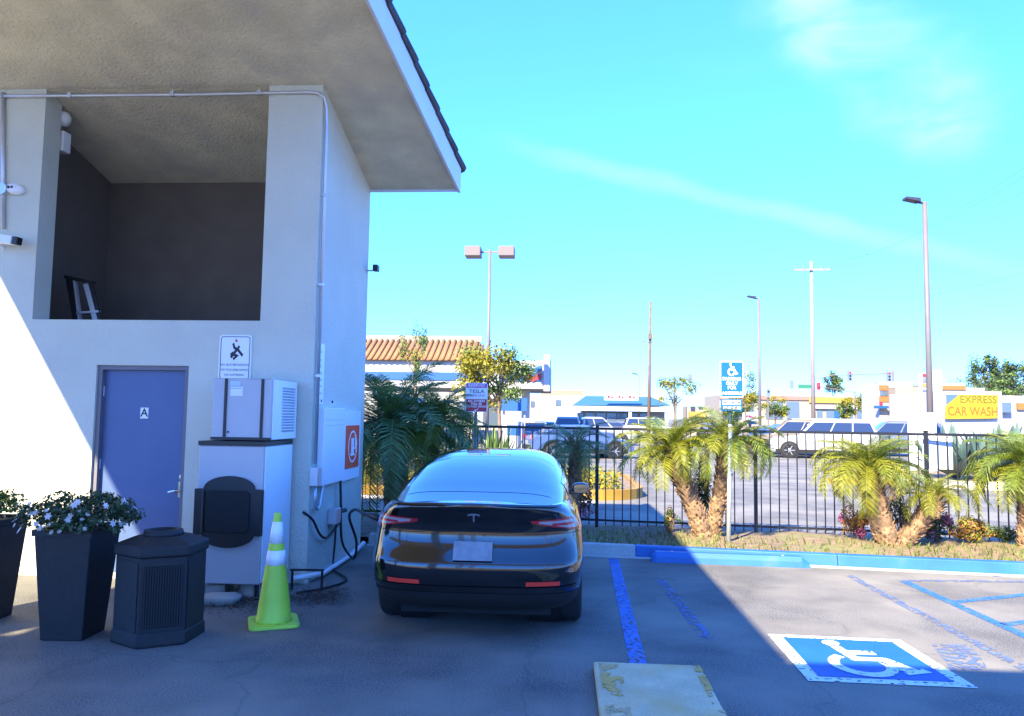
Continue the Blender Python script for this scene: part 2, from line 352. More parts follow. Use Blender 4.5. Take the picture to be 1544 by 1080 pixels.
line(1.10, 8.75, 1.20, 6.5, .11, 'bluefaded')
line(3.34, 9.3, 3.44, 4.2, .10, 'bluefaded')
line(3.86, 9.05, 4.02, 4.0, .11)
line(3.80, 9.08, 6.5, 9.35, .09, 'bluefaded')
line(3.95, 8.10, 6.4, 9.25, .10); line(3.95, 7.26, 7.2, 8.80, .10); line(4.0, 6.2, 7.4, 7.8, .10)
line(3.84, 9.99, 3.91, 9.70, .13); line(5.05, 9.53, 5.5, 9.62, .10)
mark('faded_paint_patch', [(3.0,6.56),(3.32,6.58),(3.12,5.95),(2.84,5.9)], 'bluefaded', .0035)
# accessible bay symbol
mark('symbol_border', [(1.73,6.69),(2.79,6.65),(2.83,5.53),(1.71,5.55)], 'whitepaint', .005)
mark('symbol_field', [(1.83,6.60),(2.69,6.565),(2.72,5.63),(1.81,5.645)], 'bluebox', .009)
strokes(ISA_L, .10, lambda u,v,d: (1.88+.78*u, 5.66+.88*v, .012+d), ISA_D, 0, .0015).build('wheelchair_symbol', 'whitepaint', ground)
# worn concrete pad with the remains of yellow paint, at the foot of the canopy
pad = thing('concrete_pad', 'low worn concrete pad with faded yellow paint on the asphalt', 'concrete pad', (.6,4.0,0))
MB().box(.235,.985,2.6,5.64,0,.055).build('slab', 'pad', pad, bevel=.012)
mb = MB(); mb.box(.27,.42,2.62,5.60,.0555,.058); mb.box(.93,.984,2.62,5.62,.0555,.058); mb.build('yellow_paint_strip', 'padyellow', pad)
# kerb: follows the fence line
KS = -.115
def ky(x, off=0): return 10.15+KS*(x-.46)+off
def kstrip(x0, x1, o0, o1, z0, z1, n=1, mb=None):
    mb = mb or MB(); vv = []
    for x in (x0, x1):
        vv += [(x,ky(x,o0),z0),(x,ky(x,o1),z0),(x,ky(x,o1),z1),(x,ky(x,o0+ (.02 if z1 > .1 else 0)),z1)]
    return mb.add(vv, [(0,1,2,3),(7,6,5,4),(0,4,5,1),(1,5,6,2),(2,6,7,3),(3,7,4,0)])
kerb = struct(kstrip(-2.66, .95, 0, .16, -.05, .145).build('kerb', 'concrete', bevel=.01))
for a, b in ((.95,3.4),(3.406,6.2),(6.206,9.2),(9.206,14)):
    kstrip(a, b, 0, .16, -.05, .145).build('blue_kerb_stone', 'bluekerb', kerb, bevel=.012)
kstrip(-2.66, 14, -.10, -.002, -.05, .012).build('gutter', 'concrete', kerb)
# planting strip behind the kerb
def FY(x): return 12.0-.122*(x-.5)
st = MB(); n = 60
def strip_z(x, t): return .10+.05*math.sin(t*3.14)+.02*math.sin(x*3.1+t*4)+.012*math.sin(x*9.7)
def strip_pt(u, v):
    x = -9+24*u; y0 = ky(x,.16); y1 = FY(x)+.55; return (x, y0+(y1-y0)*v, strip_z(x, v) if v < .97 else -.02)
st.grid(strip_pt, 120, 12)
strip = struct(st.build('planting_strip', 'mulch', smooth=True))
gb = MB()
def blade(mb, p, h, w_, lean=.5):
    a = random.uniform(0, 6.28); d = Vector((math.cos(a), math.sin(a), 0)); s_ = Vector((-d.y, d.x, 0))*w_; p = Vector(p)
    mb.add([p-s_, p+s_, p+d*h*lean*.4+Vector((0,0,h*.65))+s_*.6, p+d*h*lean+Vector((0,0,h))], [(0,1,2),(0,2,3)])
for i in range(5200):
    x = random.uniform(-2.5, 13); k = .5+.5*math.sin(x*1.1+1.0)*math.sin(x*.37)
    v = random.random()**(1.6)*.5
    if random.random() > .35+.65*k: continue
    y0 = ky(x,.17); y1 = FY(x)+.4; blade(gb, (x, y0+(y1-y0)*v, strip_z(x, v)-.01), random.uniform(.03,.11), .008)
go = struct(gb.build('grass', 'grass', fix=False), 'stuff'); tag(go, 'short patchy grass along the planting strip behind the kerb', 'grass')
# wheel stop
ws = thing('wheel_stop', 'blue painted concrete wheel stop in front of the blue kerb', 'wheel stop', (2.08,9.83,0), math.atan(-.06))
mb = MB(); vv = []
prof = [(-.095,0),(-.085,.07),(-.05,.125),(.05,.125),(.085,.07),(.095,0)]
for x, k in ((-.95,.55),(-.90,1),(.86,1),(.95,.45)): vv += [(x, p[0]*(1 if k==1 else .9), p[1]*k) for p in prof]
ff = [(j*6+i, j*6+i+1, (j+1)*6+i+1, (j+1)*6+i) for j in range(3) for i in range(5)]+[(0,1,2,3,4,5),(18,19,20,21,22,23)]
mb.add(vv, ff); mb.build('block', 'bluekerb', ws, world=False)
for x in (-.7,.65): MB().lathe([(.018,.12),(.018,.131),(.008,.134)], (x,0,0), 10).build('pin', 'galv', ws, world=False)

# ------------------------------------------------------------------ building on the left
WY, WX = 8.05, -2.69          # front wall plane, side wall plane
def sof(y): return 5.43-.25*(y-8.05)
bld = thing('stucco_building', 'beige stucco building with open upper recess and blue door', 'building', (-5,8.05,0))
mb = MB()
mb.box(-14,-5.9,WY,WY+.28,0,5.65); mb.box(-5.9,-5.122,WY,WY+.28,0,2.79); mb.box(-5.122,-4.076,WY,WY+.28,2.29,2.79)
mb.box(-4.076,-3.30,WY,WY+.28,0,2.79); mb.box(-3.30,WX,WY,WY+.28,0,5.62)
mb.build('front_wall', 'stucco', bld)
mb = MB(); mb.prism([(WY+.28,0),(10.2,0),(10.2,5.15),(WY+.28,5.6)], WX-.28, WX, lambda u,v,d: (d,u,v)); mb.build('side_wall', 'stucco', bld)
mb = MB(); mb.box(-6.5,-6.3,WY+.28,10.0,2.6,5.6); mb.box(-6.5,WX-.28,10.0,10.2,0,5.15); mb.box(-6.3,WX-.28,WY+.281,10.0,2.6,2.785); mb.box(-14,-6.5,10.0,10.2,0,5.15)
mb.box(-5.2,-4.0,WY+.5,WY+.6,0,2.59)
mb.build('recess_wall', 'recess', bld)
mb = MB(); mb.box(WX+.001,WX+.012,8.06,10.19,.0,.05); mb.build('wall_base_trim', 'offwhite', bld)
# roof: sloping part over the walls with a splayed rake edge, flat canopy in front
def rkx(y): return -1.91+(y-6.84)*(.42/3.26)
y0, y1 = 6.45, 10.2
mb = MB(); mb.add([(-14,y0,sof(y0)),(rkx(y0),y0,sof(y0)),(rkx(y1),y1,sof(y1)),(-14,y1,sof(y1)),(-14,y0,sof(y0)+.12),(rkx(y0),y0,sof(y0)+.12),(rkx(y1),y1,sof(y1)+.12),(-14,y1,sof(y1)+.12)],
    [(0,3,2,1),(4,5,6,7),(0,1,5,4),(1,2,6,5),(2,3,7,6),(3,0,4,7)])
mb.build('soffit', 'soffit', bld)
mb = MB()
def rake(xo0, xo1, zo0, zo1):
    return [(rkx(y)+xo, y, sof(y)+zo) for y in (y0-.002, y1+.03) for xo, zo in ((xo0,zo0),(xo1,zo0),(xo1,zo1),(xo0,zo1))]
mb.add(rake(.002,.035,-.035,.33), [(0,1,2,3),(7,6,5,4),(0,4,5,1),(1,5,6,2),(2,6,7,3),(3,7,4,0)])
mb.add([(-14,y1+.003,sof(y1)-.03),(rkx(y1),y1+.003,sof(y1)-.03),(rkx(y1),y1+.03,sof(y1)-.03),(-14,y1+.03,sof(y1)-.03),(-14,y1+.003,sof(y1)+.3),(rkx(y1),y1+.003,sof(y1)+.3),(rkx(y1),y1+.03,sof(y1)+.3),(-14,y1+.03,sof(y1)+.3)],
    [(0,3,2,1),(4,5,6,7),(0,1,5,4),(1,2,6,5),(2,3,7,6),(3,0,4,7)])
mb.build('fascia', 'fascia', bld)
mb = MB(); mb.add(rake(-12,.0,.125,.34)[:], [(0,1,2,3),(7,6,5,4),(0,4,5,1),(1,5,6,2),(2,6,7,3),(3,7,4,0)]); mb.build('roof_deck', 'rooftile', bld)
tile = None; ny = 9
for i in range(ny):
    ya, yb = y0+(y1-y0+.1)*i/ny, y0+(y1-y0+.1)*(i+1)/ny+.04
    t = MB().tube([(rkx(ya)+.01,ya,sof(ya)+.345),(rkx(yb)+.01,yb,sof(yb)+.372)], [.065,.075], 8).build('roof_tile', 'rooftile', bld)
can = thing('canopy_roof', 'flat drive-through canopy roof above the forecourt', 'canopy', (-5,3.5,0))
MB().box(-7.9,-1.97,-.80,6.44,5.86,6.02).build('soffit', 'soffit', can); MB().box(-7.9,-1.97,-.85,-.802,5.80,6.05).build('fascia', 'fascia', can)
for x in (-7.4,-2.3): MB().box(x-.18,x+.18,.8,1.16,0,5.858).build('column', 'stucco', can)
# door
dr = MB().box(-5.07,-4.13,WY+.09,WY+.135,.045,2.24).build('door', 'door', bld)
mb = MB(); mb.box(-5.121,-5.072,WY+.03,WY+.16,0,2.289); mb.box(-4.128,-4.077,WY+.03,WY+.16,0,2.289); mb.box(-5.072,-4.128,WY+.03,WY+.16,2.242,2.289); mb.build('frame', 'frame', dr)
MB().box(-5.12,-4.08,WY-.03,WY+.27,0,.042).build('threshold', 'concrete', dr)
mb = MB(); p = at(277,733,WY+.09); mb.box(p.x-.045,p.x+.045,WY+.06,WY+.089,p.z-.12,p.z+.05); mb.lathe([(.0,-.045),(.03,-.04),(.034,-.01),(.034,0)], (p.x, WY+.075, p.z+.10), 14, 'y'); mb.build('lock_plate', 'brass', dr)
MB().tube([(p.x,WY+.06,p.z-.05),(p.x,WY+.015,p.z-.05),(p.x-.05,WY+.005,p.z-.045),(p.x-.13,WY+.01,p.z-.06)], .012, 8).build('handle', 'chrome', dr)
p = at(218,623,WY+.09); MB().box(p.x-.045,p.x+.045,WY+.084,WY+.0895,p.z-.06,p.z+.06).build('letter_plate', 'signwhite', dr)
text('A', .125, 'ink', dr, (p.x, WY+.0835, p.z), off=.002)
for z in (.35,1.15,1.95): MB().tube([(-5.078,WY+.08,z),(-5.078,WY+.08,z+.11)], .012, 8).build('hinge', 'galv', dr)
# conduits
zc = 5.34
MB().tube([(-7.5,WY-.02,zc+.01),(-6,WY-.02,zc),(-4.2,WY-.02,zc-.01),(-2.85,WY-.02,zc),(-2.74,WY-.02,zc-.01),(-2.67,WY+.0,zc-.06),(-2.655,WY+.04,zc-.16),(-2.655,WY+.06,zc-.4),(-2.655,WY+.06,1.25)], .019, 10).build('conduit', 'galv', bld, True)
for x in (-5.6,-4.4,-3.4): MB().box(x-.02,x+.02,WY-.045,WY,zc-.03,zc+.03).build('conduit_clip', 'galv', bld)
for z in (4.2,3.2,2.2): MB().box(-2.689,-2.63,WY+.035,WY+.085,z-.015,z+.015).build('conduit_clip', 'galv', bld)
MB().box(-2.689,-2.60,8.03,8.16,1.02,1.22).build('junction_box', 'galv', bld, bevel=.006)
MB().tube([(-2.64,8.09,1.02),(-2.64,8.09,.86),(-2.64,8.12,.79),(-2.64,8.19,.76),(-2.645,8.27,.79),(-2.65,8.36,.95),(-2.65,8.40,1.08)], .018, 8).build('conduit_elbow', 'galv', bld, True)
a = at(5,140,WY-.02); b = at(5,345,WY-.02)
MB().tube([a,b], .022, 10).build('conduit', 'galv', bld, True)
# pipe running along the foot of the side wall
wp = tag(MB().tube([(-2.80,7.95,.07),(-2.66,8.1,.075),(-2.6,8.3,.055),(-2.6,8.8,.05),(-2.605,9.4,.05),(-2.62,9.8,.06),(-2.63,10.15,.08)], .028, 10).build('white_pipe', 'white', None, True), 'white plastic pipe running along the foot of the side wall', 'pipe')
# floodlight at the far corner
p = at(567,406,10.1); fl = thing('corner_floodlight', 'small black floodlight on a bracket at the building far corner', 'floodlight', (WX,10.1,p.z))
MB().tube([(WX-.01,10.1,p.z-.02),(p.x-.02,10.1,p.z-.02)], .012, 8).build('bracket', 'galv', fl)
MB().box(p.x-.035,p.x+.035,10.04,10.16,p.z-.03,p.z+.055).build('housing', 'black', fl, bevel=.01)
# wall lamp in the recess
p = at(95,182,8.42); wl = thing('recess_wall_lamp', 'white globe lamp on a box, high on the recess side wall', 'wall lamp', (-6.05,8.5,p.z))
q = at(95,215,8.42)
MB().box(-6.3,p.x-.07,8.39,8.45,q.z-.10,q.z+.10).build('arm', 'offwhite', wl)
MB().box(p.x-.07,p.x+.07,8.35,8.49,q.z-.12,q.z+.12).build('housing', 'offwhite', wl, bevel=.01)
MB().lathe([(.0,-.09),(.05,-.08),(.085,-.03),(.09,.02),(.07,.07),(.0,.1)], (p.x,8.42,p.z+.02), 16).build('globe', 'offwhite', wl, True)
# dome detector and bullet camera by the conduit
p = at(22,285,WY-.03); dd = thing('wall_detector', 'white oval detector with small lenses on the stucco wall', 'detector', (p.x,WY,p.z))
mb = MB(); mb.lathe([(.0,-.07),(.06,-.065),(.10,-.04),(.115,0)], (p.x,WY,p.z), 20, 'y'); mb.v = [(v[0]*1.0+.0, v[1], p.z+(v[2]-p.z)*.62-(v[0]-p.x)*.15) for v in mb.v]; mb.build('cover', 'white', dd, True)
for dx, dz, r in ((-.045,.01,.016),(-.005,.012,.014)): MB().lathe([(r,-.012),(r,0)], (p.x+dx,WY-.062,p.z+dz), 10, 'y').build('lens', 'ink', dd)
j = at(3,285,WY-.03); MB().lathe([(.07,-.06),(.075,0)], (j.x,WY,j.z), 16, 'y').build('junction_box', 'galv', dd)
p = at(14,361,WY-.18); sc_ = thing('security_camera', 'white box security camera with black front on the stucco wall', 'camera', (p.x-.1,WY,p.z))
MB().bar((p.x-.30,WY-.16,p.z+.03),(p.x+.06,WY-.18,p.z-.015),.10,.095).build('housing', 'white', sc_, bevel=.012)
MB().bar((p.x+.06,WY-.18,p.z-.015),(p.x+.125,WY-.183,p.z-.023),.085,.085).build('lens_hood', 'black', sc_, bevel=.01)
MB().tube([(p.x-.2,WY-.16,p.z),(p.x-.2,WY,p.z-.06)], .02, 8).build('bracket', 'white', sc_)
# step ladder leaning in the recess
ld = thing('step_ladder', 'aluminium step ladder with dark feet leaning in the upper recess', 'ladder', (-5.9,8.9,2.785))
def lad(x,y): return at(x,y,8.75)
MB().bar(lad(104,420),lad(118,500),.03,.07).build('rail', 'fence', ld); MB().bar(lad(113,421),lad(123,500),.025,.05).build('rail', 'galv', ld)
MB().bar(lad(130,428),lad(150,505),.03,.06).build('rail', 'galv', ld); MB().bar(lad(137,425),lad(154,500),.02,.05).build('rail', 'fence', ld)
MB().bar(lad(99,418),lad(142,427),.06,.04).build('top_cap', 'fence', ld)
for t in (.8,): MB().bar(lad(117,472),lad(150,470),.05,.025).build('step', 'galv', ld)

# ------------------------------------------------------------------ long carport roof and railing added behind the viewer, for shade and car reflections
mo = thing('added_shade_roof', 'long flat carport roof on slim posts, added unseen behind the viewer to shade the forecourt', 'sunshade', (0,-2.6,0))
MB().box(-26,34,-4.6,-.86,5.80,6.0).build('roof', 'fascia', mo)
for i in range(8):
    x = -24.5+i*7.6
    for y in (-4.4,-1.1): MB().box(x-.07,x+.07,y-.07,y+.07,0,5.80).build('post', 'offwhite', mo)
rl = thing('added_railing', 'black iron railing added unseen behind the viewer for reflections in the car', 'railing', (1.5,-2.4,0))
for z in (.12,1.05): MB().box(-1.2,5.2,-2.42,-2.38,z,z+.04).build('rail', 'fence', rl)
pk = MB().box(-1.0,-.976,-2.412,-2.388,.12,1.05).build('baluster', 'fence', rl)
for i in range(1,42):
    c = pk.copy(); col.objects.link(c); c.location.x = pk.location.x+i*.15
for x in (-1.2,5.2): MB().box(x-.03,x+.03,-2.43,-2.37,0,1.12).build('post', 'fence', rl)

# ------------------------------------------------------------------ things along the wall
# charging box on the side wall
def wy(x, y, X=-2.66): return atX(x, y, X)
cb = thing('charger_box', 'white wall-mounted charging cabinet on the shaded side wall', 'wall box', (WX,8.7,.95))
MB().box(WX+.001,WX+.075,8.25,9.05,1.0,1.86).build('cabinet', 'white', cb, bevel=.008)
MB().box(WX+.001,WX+.05,9.10,9.86,.98,1.83).build('backplate', 'white', cb, bevel=.004)
MB().box(WX+.0755,WX+.078,8.30,9.02,1.72,1.725).build('vent_slot', 'galv', cb)
MB().box(WX+.0755,WX+.078,8.30,9.02,1.66,1.665).build('vent_slot', 'galv', cb)
for y in (8.33,8.75): MB().lathe([(.014,0),(.014,.012)], (WX,y,1.93), 8, 'x').build('bolt', 'ink', cb)
rs = thing('charging_sign', 'orange red square sign with white charging symbol on the side wall cabinet', 'sign', (WX+.055,9.5,1.1))
MB().box(WX+.0505,WX+.058,9.18,9.78,1.12,1.65).build('plate', 'redsign', rs)
f = lambda u,v,d: (WX+.0585+d, 9.26+u*.44, 1.16+v*.45)
strokes([arc(.5,.5,.42,0,360,28)], .045, f).build('ring', 'signwhite', rs)
mb = strokes([[(.38,.30),(.38,.72)],[(.45,.30),(.45,.72)],[(.52,.30),(.52,.72)],[(.58,.30),(.58,.72)],[(.30,.28),(.66,.28)],[(.66,.45),(.76,.45),(.76,.7),(.70,.8)],[(.84,.35),(.84,.7)]], .055, f); mb.build('symbol', 'signwhite', rs)
st_ = thing('notice_strip', 'tall narrow white printed notice strip beside the conduit', 'notice', (WX,8.2,1.9))
MB().box(WX+.001,WX+.006,8.13,8.40,1.90,2.57).build('board', 'signwhite', st_)
M['faintpink'] = mat('faint_print_pink', (.68,.55,.60), .5); M['fainteal'] = mat('faint_print_teal', (.50,.62,.64), .5); M['faintgrey'] = mat('faint_print_grey', (.45,.48,.55), .5)
for k, (z, m, a, b) in enumerate(((2.46,'faintpink',.06,.2),(2.37,'fainteal',.05,.17),(2.30,'faintgrey',.09,.16),(2.22,'faintgrey',.1,.2),(2.15,'faintgrey',.13,.2),(2.08,'faintpink',.06,.2),(2.0,'faintpink',.06,.22),(1.94,'faintgrey',.04,.24))):
    MB().box(WX+.0062,WX+.007,8.13+a,8.13+b,z,z+(.03 if k < 7 else .008)).build('print_line', m, st_)
hk = thing('cable_holder', 'small grey bracket holding the charging cable on the side wall', 'bracket', (WX,8.8,.55))
MB().box(WX+.001,WX+.10,8.72,8.92,.52,.70).build('body', 'galv', hk, bevel=.01)
MB().tube([(WX+.05,8.9,.64),(WX+.07,9.2,.63)], .025, 8).build('plug', 'cable', hk)
def bez(pts, n=8):
    out = []; P = [Vector(p) for p in pts]
    for i in range(len(P)-1):
        p0, p1, p2, p3 = P[max(i-1,0)], P[i], P[i+1], P[min(i+2,len(P)-1)]
        for k in range(n):
            t = k/n; out.append(.5*((2*p1)+(p2-p0)*t+(2*p0-5*p1+4*p2-p3)*t*t+(3*p1-p0-3*p2+p3)*t**3))
    return out+[P[-1]]
c = thing('charging_cable', 'black charging cable drooping from the wall cabinet to the car', 'cable', (WX+.04,9.2,0))
MB().tube(bez([(WX+.05,9.02,1.0),(WX+.06,9.03,.75),(WX+.06,9.05,.5),(WX+.07,9.1,.27),(WX+.12,9.15,.14),(WX+.25,9.0,.1),(WX+.35,8.7,.35),(WX+.40,8.2,.68),(WX+.62,7.6,.84),(-1.82,7.02,.88),(-1.64,6.74,.88)]), .015, 8).build('cord', 'cable', c, True)
MB().tube([(-1.80,7.0,.88),(-1.72,6.87,.885),(-1.61,6.70,.885)], [.02,.026,.03], 10).build('handle', 'cable', c, True)
c = tag(MB().tube(bez([(-2.74,8.02,.75),(WX+.03,8.10,.66),(WX+.05,8.3,.48),(WX+.05,8.55,.40),(WX+.05,8.8,.44),(WX+.06,8.98,.52),(WX+.06,9.06,.70)]), .014, 8).build('looped_cable', 'cable', None, True), 'black cable looping low from the ice machine to the wall bracket', 'cable')
c = tag(MB().tube(bez([(WX+.06,8.86,.56),(WX+.06,8.84,.3),(WX+.06,8.8,.09),(WX+.14,8.6,.03),(-2.3,8.2,.02),(-2.4,7.8,.02),(-2.62,7.55,.02)]), .012, 8).build('ground_cable', 'cable', None, True), 'black cable dropping from the bracket onto the asphalt', 'cable')
# ice machine
im = thing('ice_machine', 'white ice machine with black bin hatch against the stucco wall', 'ice machine', (-3.2,7.6,0))
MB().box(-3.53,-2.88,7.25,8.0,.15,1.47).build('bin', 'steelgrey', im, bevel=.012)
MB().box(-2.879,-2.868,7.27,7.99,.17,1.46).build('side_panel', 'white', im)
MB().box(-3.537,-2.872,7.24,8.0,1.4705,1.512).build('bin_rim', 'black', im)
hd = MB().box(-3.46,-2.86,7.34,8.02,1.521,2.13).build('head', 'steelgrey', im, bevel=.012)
MB().box(-3.46,-2.855,7.325,7.338,1.522,1.55).build('base_trim', 'black', hd)
for x in (-3.325,-2.955): MB().box(x-.013,x+.013,7.328,7.339,1.55,2.125).build('seam', 'black', hd)
MB().box(-2.859,-2.846,7.36,8.01,1.53,2.12).build('side_panel', 'white', hd)
for i in range(16):
    z = 1.60+i*.029; MB().add([(-2.8455,7.58,z),(-2.8455,7.93,z),(-2.83,7.93,z+.012),(-2.83,7.58,z+.012),(-2.8455,7.58,z+.02),(-2.8455,7.93,z+.02)], [(0,1,2,3),(3,2,5,4),(0,3,4),(1,5,2)]).build('louvre', 'galv', hd)
MB().box(-3.285,-3.18,7.3355,7.339,2.055,2.10).build('name_plate', 'fainteal', hd); MB().box(-3.28,-3.155,7.3355,7.339,1.955,2.045).build('sticker', 'signwhite', hd)
MB().box(-3.28,-3.17,7.334,7.3354,2.025,2.034).build('sticker_line', 'faintgrey', hd)
MB().lathe([(.01,-.01),(.01,0)], (-3.29,7.34,1.60), 8, 'y').build('screw', 'ink', hd)
# hatch
cx, czh = -3.2, .845; poly = []
for k in range(13): a = R_(145-110*k/12); poly.append((cx+.29*math.cos(a)/math.cos(R_(35))*1.0, czh+.10+.26*(math.sin(a)-.55)))
top = [(cx-.335,czh+.21),(cx-.25,czh+.21)]+[(cx+.25*math.cos(R_(180-180*k/14)), czh+.21+.125*math.sin(R_(180-180*k/14))) for k in range(1,14)]+[(cx+.25,czh+.21),(cx+.335,czh+.21)]
bot = [(cx+.335,czh-.23),(cx+.25,czh-.23)]+[(cx+.25*math.cos(R_(-180*k/14)), czh-.23+.115*math.sin(R_(-180*k/14))) for k in range(1,14)]+[(cx-.25,czh-.23),(cx-.335,czh-.23)]
ht = MB().prism(top+bot, 7.20, 7.249, lambda u,v,d: (u,d,v)).build('hatch', 'black', im, bevel=.006)
MB().prism(rrect(cx-.22,cx+.22,czh-.2,czh+.2,.05), 7.185, 7.2, lambda u,v,d: (u,d,v)).build('hatch_door', 'blackmatte', ht, bevel=.008)
MB().tube([(cx-.24,7.19,czh-.2),(cx-.24,7.19,czh+.2)], .012, 8).build('hinge', 'black', ht)
for x in (-3.48,-3.22,-2.93):
    for y in (7.32,7.9): MB().lathe([(.03,0),(.035,.01),(.022,.03),(.022,.151)], (x,y,0), 10).build('leg', 'black', im)
# stones and litter beneath
def rock(loc, sx, sy, sz, seed, label):
    rnd = random.Random(seed); bm = bmesh.new(); bmesh.ops.create_icosphere(bm, subdivisions=3, radius=1)
    ph = [rnd.uniform(0,6.28) for _ in range(6)]
    me = bpy.data.meshes.new('rubble_stone')
    for v in bm.verts:
        p = v.co; k = 1+.10*math.sin(3*p.x+ph[0])+.08*math.sin(4*p.y+ph[1])+.07*math.sin(6*p.z+ph[2])+.04*math.sin(9*p.x+7*p.y+ph[3])
        q = Vector([math.copysign(abs(c)**.6, c) for c in p])*k; v.co = (q.x*sx, q.y*sy, max(q.z*sz+sz*.8, 0))
    bm.to_mesh(me); bm.free(); me.polygons.foreach_set('use_smooth', [True]*len(me.polygons)); me.materials.append(M['stone'])
    o = bpy.data.objects.new('rubble_stone', me); col.objects.link(o); o.location = loc; o.rotation_euler = (0,0,rnd.uniform(-.4,.4)); return tag(o, label, 'stone', 'stones under the ice machine')
rock((-3.36,7.42,0),.14,.11,.075,1,'squarish pale stone wedged under the ice machine front')
rock((-3.22,7.10,0),.20,.10,.055,2,'flat long stone lying before the ice machine legs')
rock((-3.02,7.45,0),.13,.11,.07,3,'dark stone under the ice machine right front')
ltr = MB()
for i in range(1500):
    x = random.gauss(-3.05,.33); y = random.gauss(7.25,.22)
    if x > -2.5: continue
    s_ = random.uniform(.006,.02); a = random.uniform(0,6.28); z = random.uniform(.004,.03)
    dx, dy = math.cos(a)*s_, math.sin(a)*s_
    ltr.add([(x-dx,y-dy,z),(x+dy*.6,y-dx*.6,z+random.uniform(-.002,.01)),(x+dx,y+dy,z),(x-dy*.6,y+dx*.6,z+.006)], [(0,1,2,3)])
for i in range(900):
    x = random.gauss(-2.35,.14); y = random.gauss(7.45,.2); s_ = random.uniform(.005,.018); a = random.uniform(0,6.28); z = random.uniform(.004,.03); dx, dy = math.cos(a)*s_, math.sin(a)*s_
    ltr.add([(x-dx,y-dy,z),(x+dy*.6,y-dx*.6,z+.004),(x+dx,y+dy,z),(x-dy*.6,y+dx*.6,z+.006)], [(0,1,2,3)])
M['litter'] = mat('dry_leaf_litter', (.10,.07,.05), .9, rnd=.6)
struct(tag(ltr.build('leaf_litter', 'litter', fix=False), 'dark dry leaf litter around the ice machine feet', 'litter'), 'stuff')
pr = thing('pipe_stand', 'low dark metal rack holding the pipe beside the ice machine', 'rack', (-2.6,7.9,0))
MB().bar((-2.76,7.75,.2),(-2.42,7.78,.2),.02,.02).build('rail', 'fence', pr)
for x in (-2.74,-2.43): MB().bar((x,7.76,0),(x,7.76,.2),.02,.02).build('leg', 'fence', pr)
# no-skating sign
p, q = at(331,505,WY-.02), at(377,573,WY-.02)
sg = thing('skating_sign', 'white rectangular sign with black skateboarder above the ice machine', 'sign', ((p.x+q.x)/2,WY,q.z))
x0, x1, z0, z1 = p.x, q.x, q.z-.01, p.z
MB().prism(rrect(x0,x1,z0,z1,.035), WY-.014, WY-.002, lambda u,v,d: (u,d,v)).build('plate', 'signwhite', sg)
mb = MB(); r_ = rrect(x0+.016,x1-.016,z0+.016,z1-.016,.028); r2 = rrect(x0+.024,x1-.024,z0+.024,z1-.024,.022); nn = len(r_)
mb.add([(u,WY-.0148,v) for u,v in r_]+[(u,WY-.0148,v) for u,v in r2], [(i,(i+1)%nn,(i+1)%nn+nn,i+nn) for i in range(nn)]); mb.build('border_line', 'ink', sg)
cw, ch = x1-x0, z1-z0; xm = (x0+x1)/2
f = lambda u,v,d: (x0+cw*u, WY-.0146-d, z0+ch*v)
strokes([[(.44,.80),(.47,.72),(.58,.68)],[(.58,.68),(.66,.61),(.72,.56)],[(.56,.68),(.44,.58)],[(.44,.58),(.56,.54),(.46,.48)],[(.38,.57),(.43,.60)],[(.38,.52),(.46,.58)]], .065, f, [((.605,.735),.035)], 0, .001).build('skater_figure', 'ink', sg)
strokes([[(.50,.87),(.53,.90)],[(.50,.865),(.56,.865)]], .03, f, (), 0, .001).build('red_mark', 'mred', sg)
for s_, v in (('NO SKATEBOARDING',.345),('NO ROLLERBLADING',.235),('NO LOITERING',.125)): text(s_, .032, 'ink', sg, (xm, WY-.0146, z0+ch*v))
MB().lathe([(.007,-.004),(.007,0)], (xm,WY-.0146,z0+ch*.05), 8, 'y').build('bolt', 'galv', sg)
# traffic cone
cn = thing('traffic_cone', 'lime green traffic cone with two white bands before the ice machine', 'traffic cone', (-2.45,6.52,0), R_(24))
mb = MB(); b_ = .205; mb.prism(rrect(-b_,b_,-b_,b_,.05), 0, .028, lambda u,v,d: (u,v,d)); mb.build('base', 'lime', cn, world=False, bevel=.006)
def cr(z): return .148-(.148-.028)*(z-.028)/.90
prof = [(.158,.028),(cr(.05),.05)]+[(cr(z),z) for z in (.2,.4,.6,.8,.9)]+[(.03,.925),(.022,.935)]
MB().lathe(prof, (0,0,0), 32).build('body', 'lime', cn, True, world=False)
for za, zb in ((.50,.62),(.68,.86)): MB().lathe([(cr(za)+.003,za),(cr(zb)+.003,zb)], (0,0,0), 32).build('reflective_band', 'reflect', cn, True, world=False)
# waste bin
wb = thing('waste_bin', 'black panelled waste bin with slatted front between planter and cone', 'waste bin', (-3.20,6.03,0), R_(31))
wb.scale = (.88,.88,.955)
def hexa(ap): r = ap/math.cos(R_(30)); return [(r*math.cos(R_(240+60*k)), r*math.sin(R_(240+60*k))) for k in range(6)]
def loft(mb, secs):
    n = len(secs[0][0]); vv = []; ff = []
    for poly, z in secs: vv += [(u,v,z) for u,v in poly]
    for j in range(len(secs)-1): ff += [(j*n+i,j*n+(i+1)%n,(j+1)*n+(i+1)%n,(j+1)*n+i) for i in range(n)]
    ff += [tuple(range(n-1,-1,-1)), tuple((len(secs)-1)*n+i for i in range(n))]; return mb.add(vv, ff)
loft(MB(), [(hexa(.335),0),(hexa(.34),.02),(hexa(.335),.10),(hexa(.325),.105),(hexa(.325),.70)]).build('body', 'bin', wb, world=False, bevel=.008)
loft(MB(), [(hexa(.33),.701),(hexa(.345),.712),(hexa(.345),.79),(hexa(.20),.845)]).build('lid', 'bin', wb, world=False, bevel=.01)
MB().lathe([(.18,.84),(.165,.885),(.12,.89),(.115,.86)], (0,0,0), 24).build('opening_ring', 'bin', wb, True, world=False)
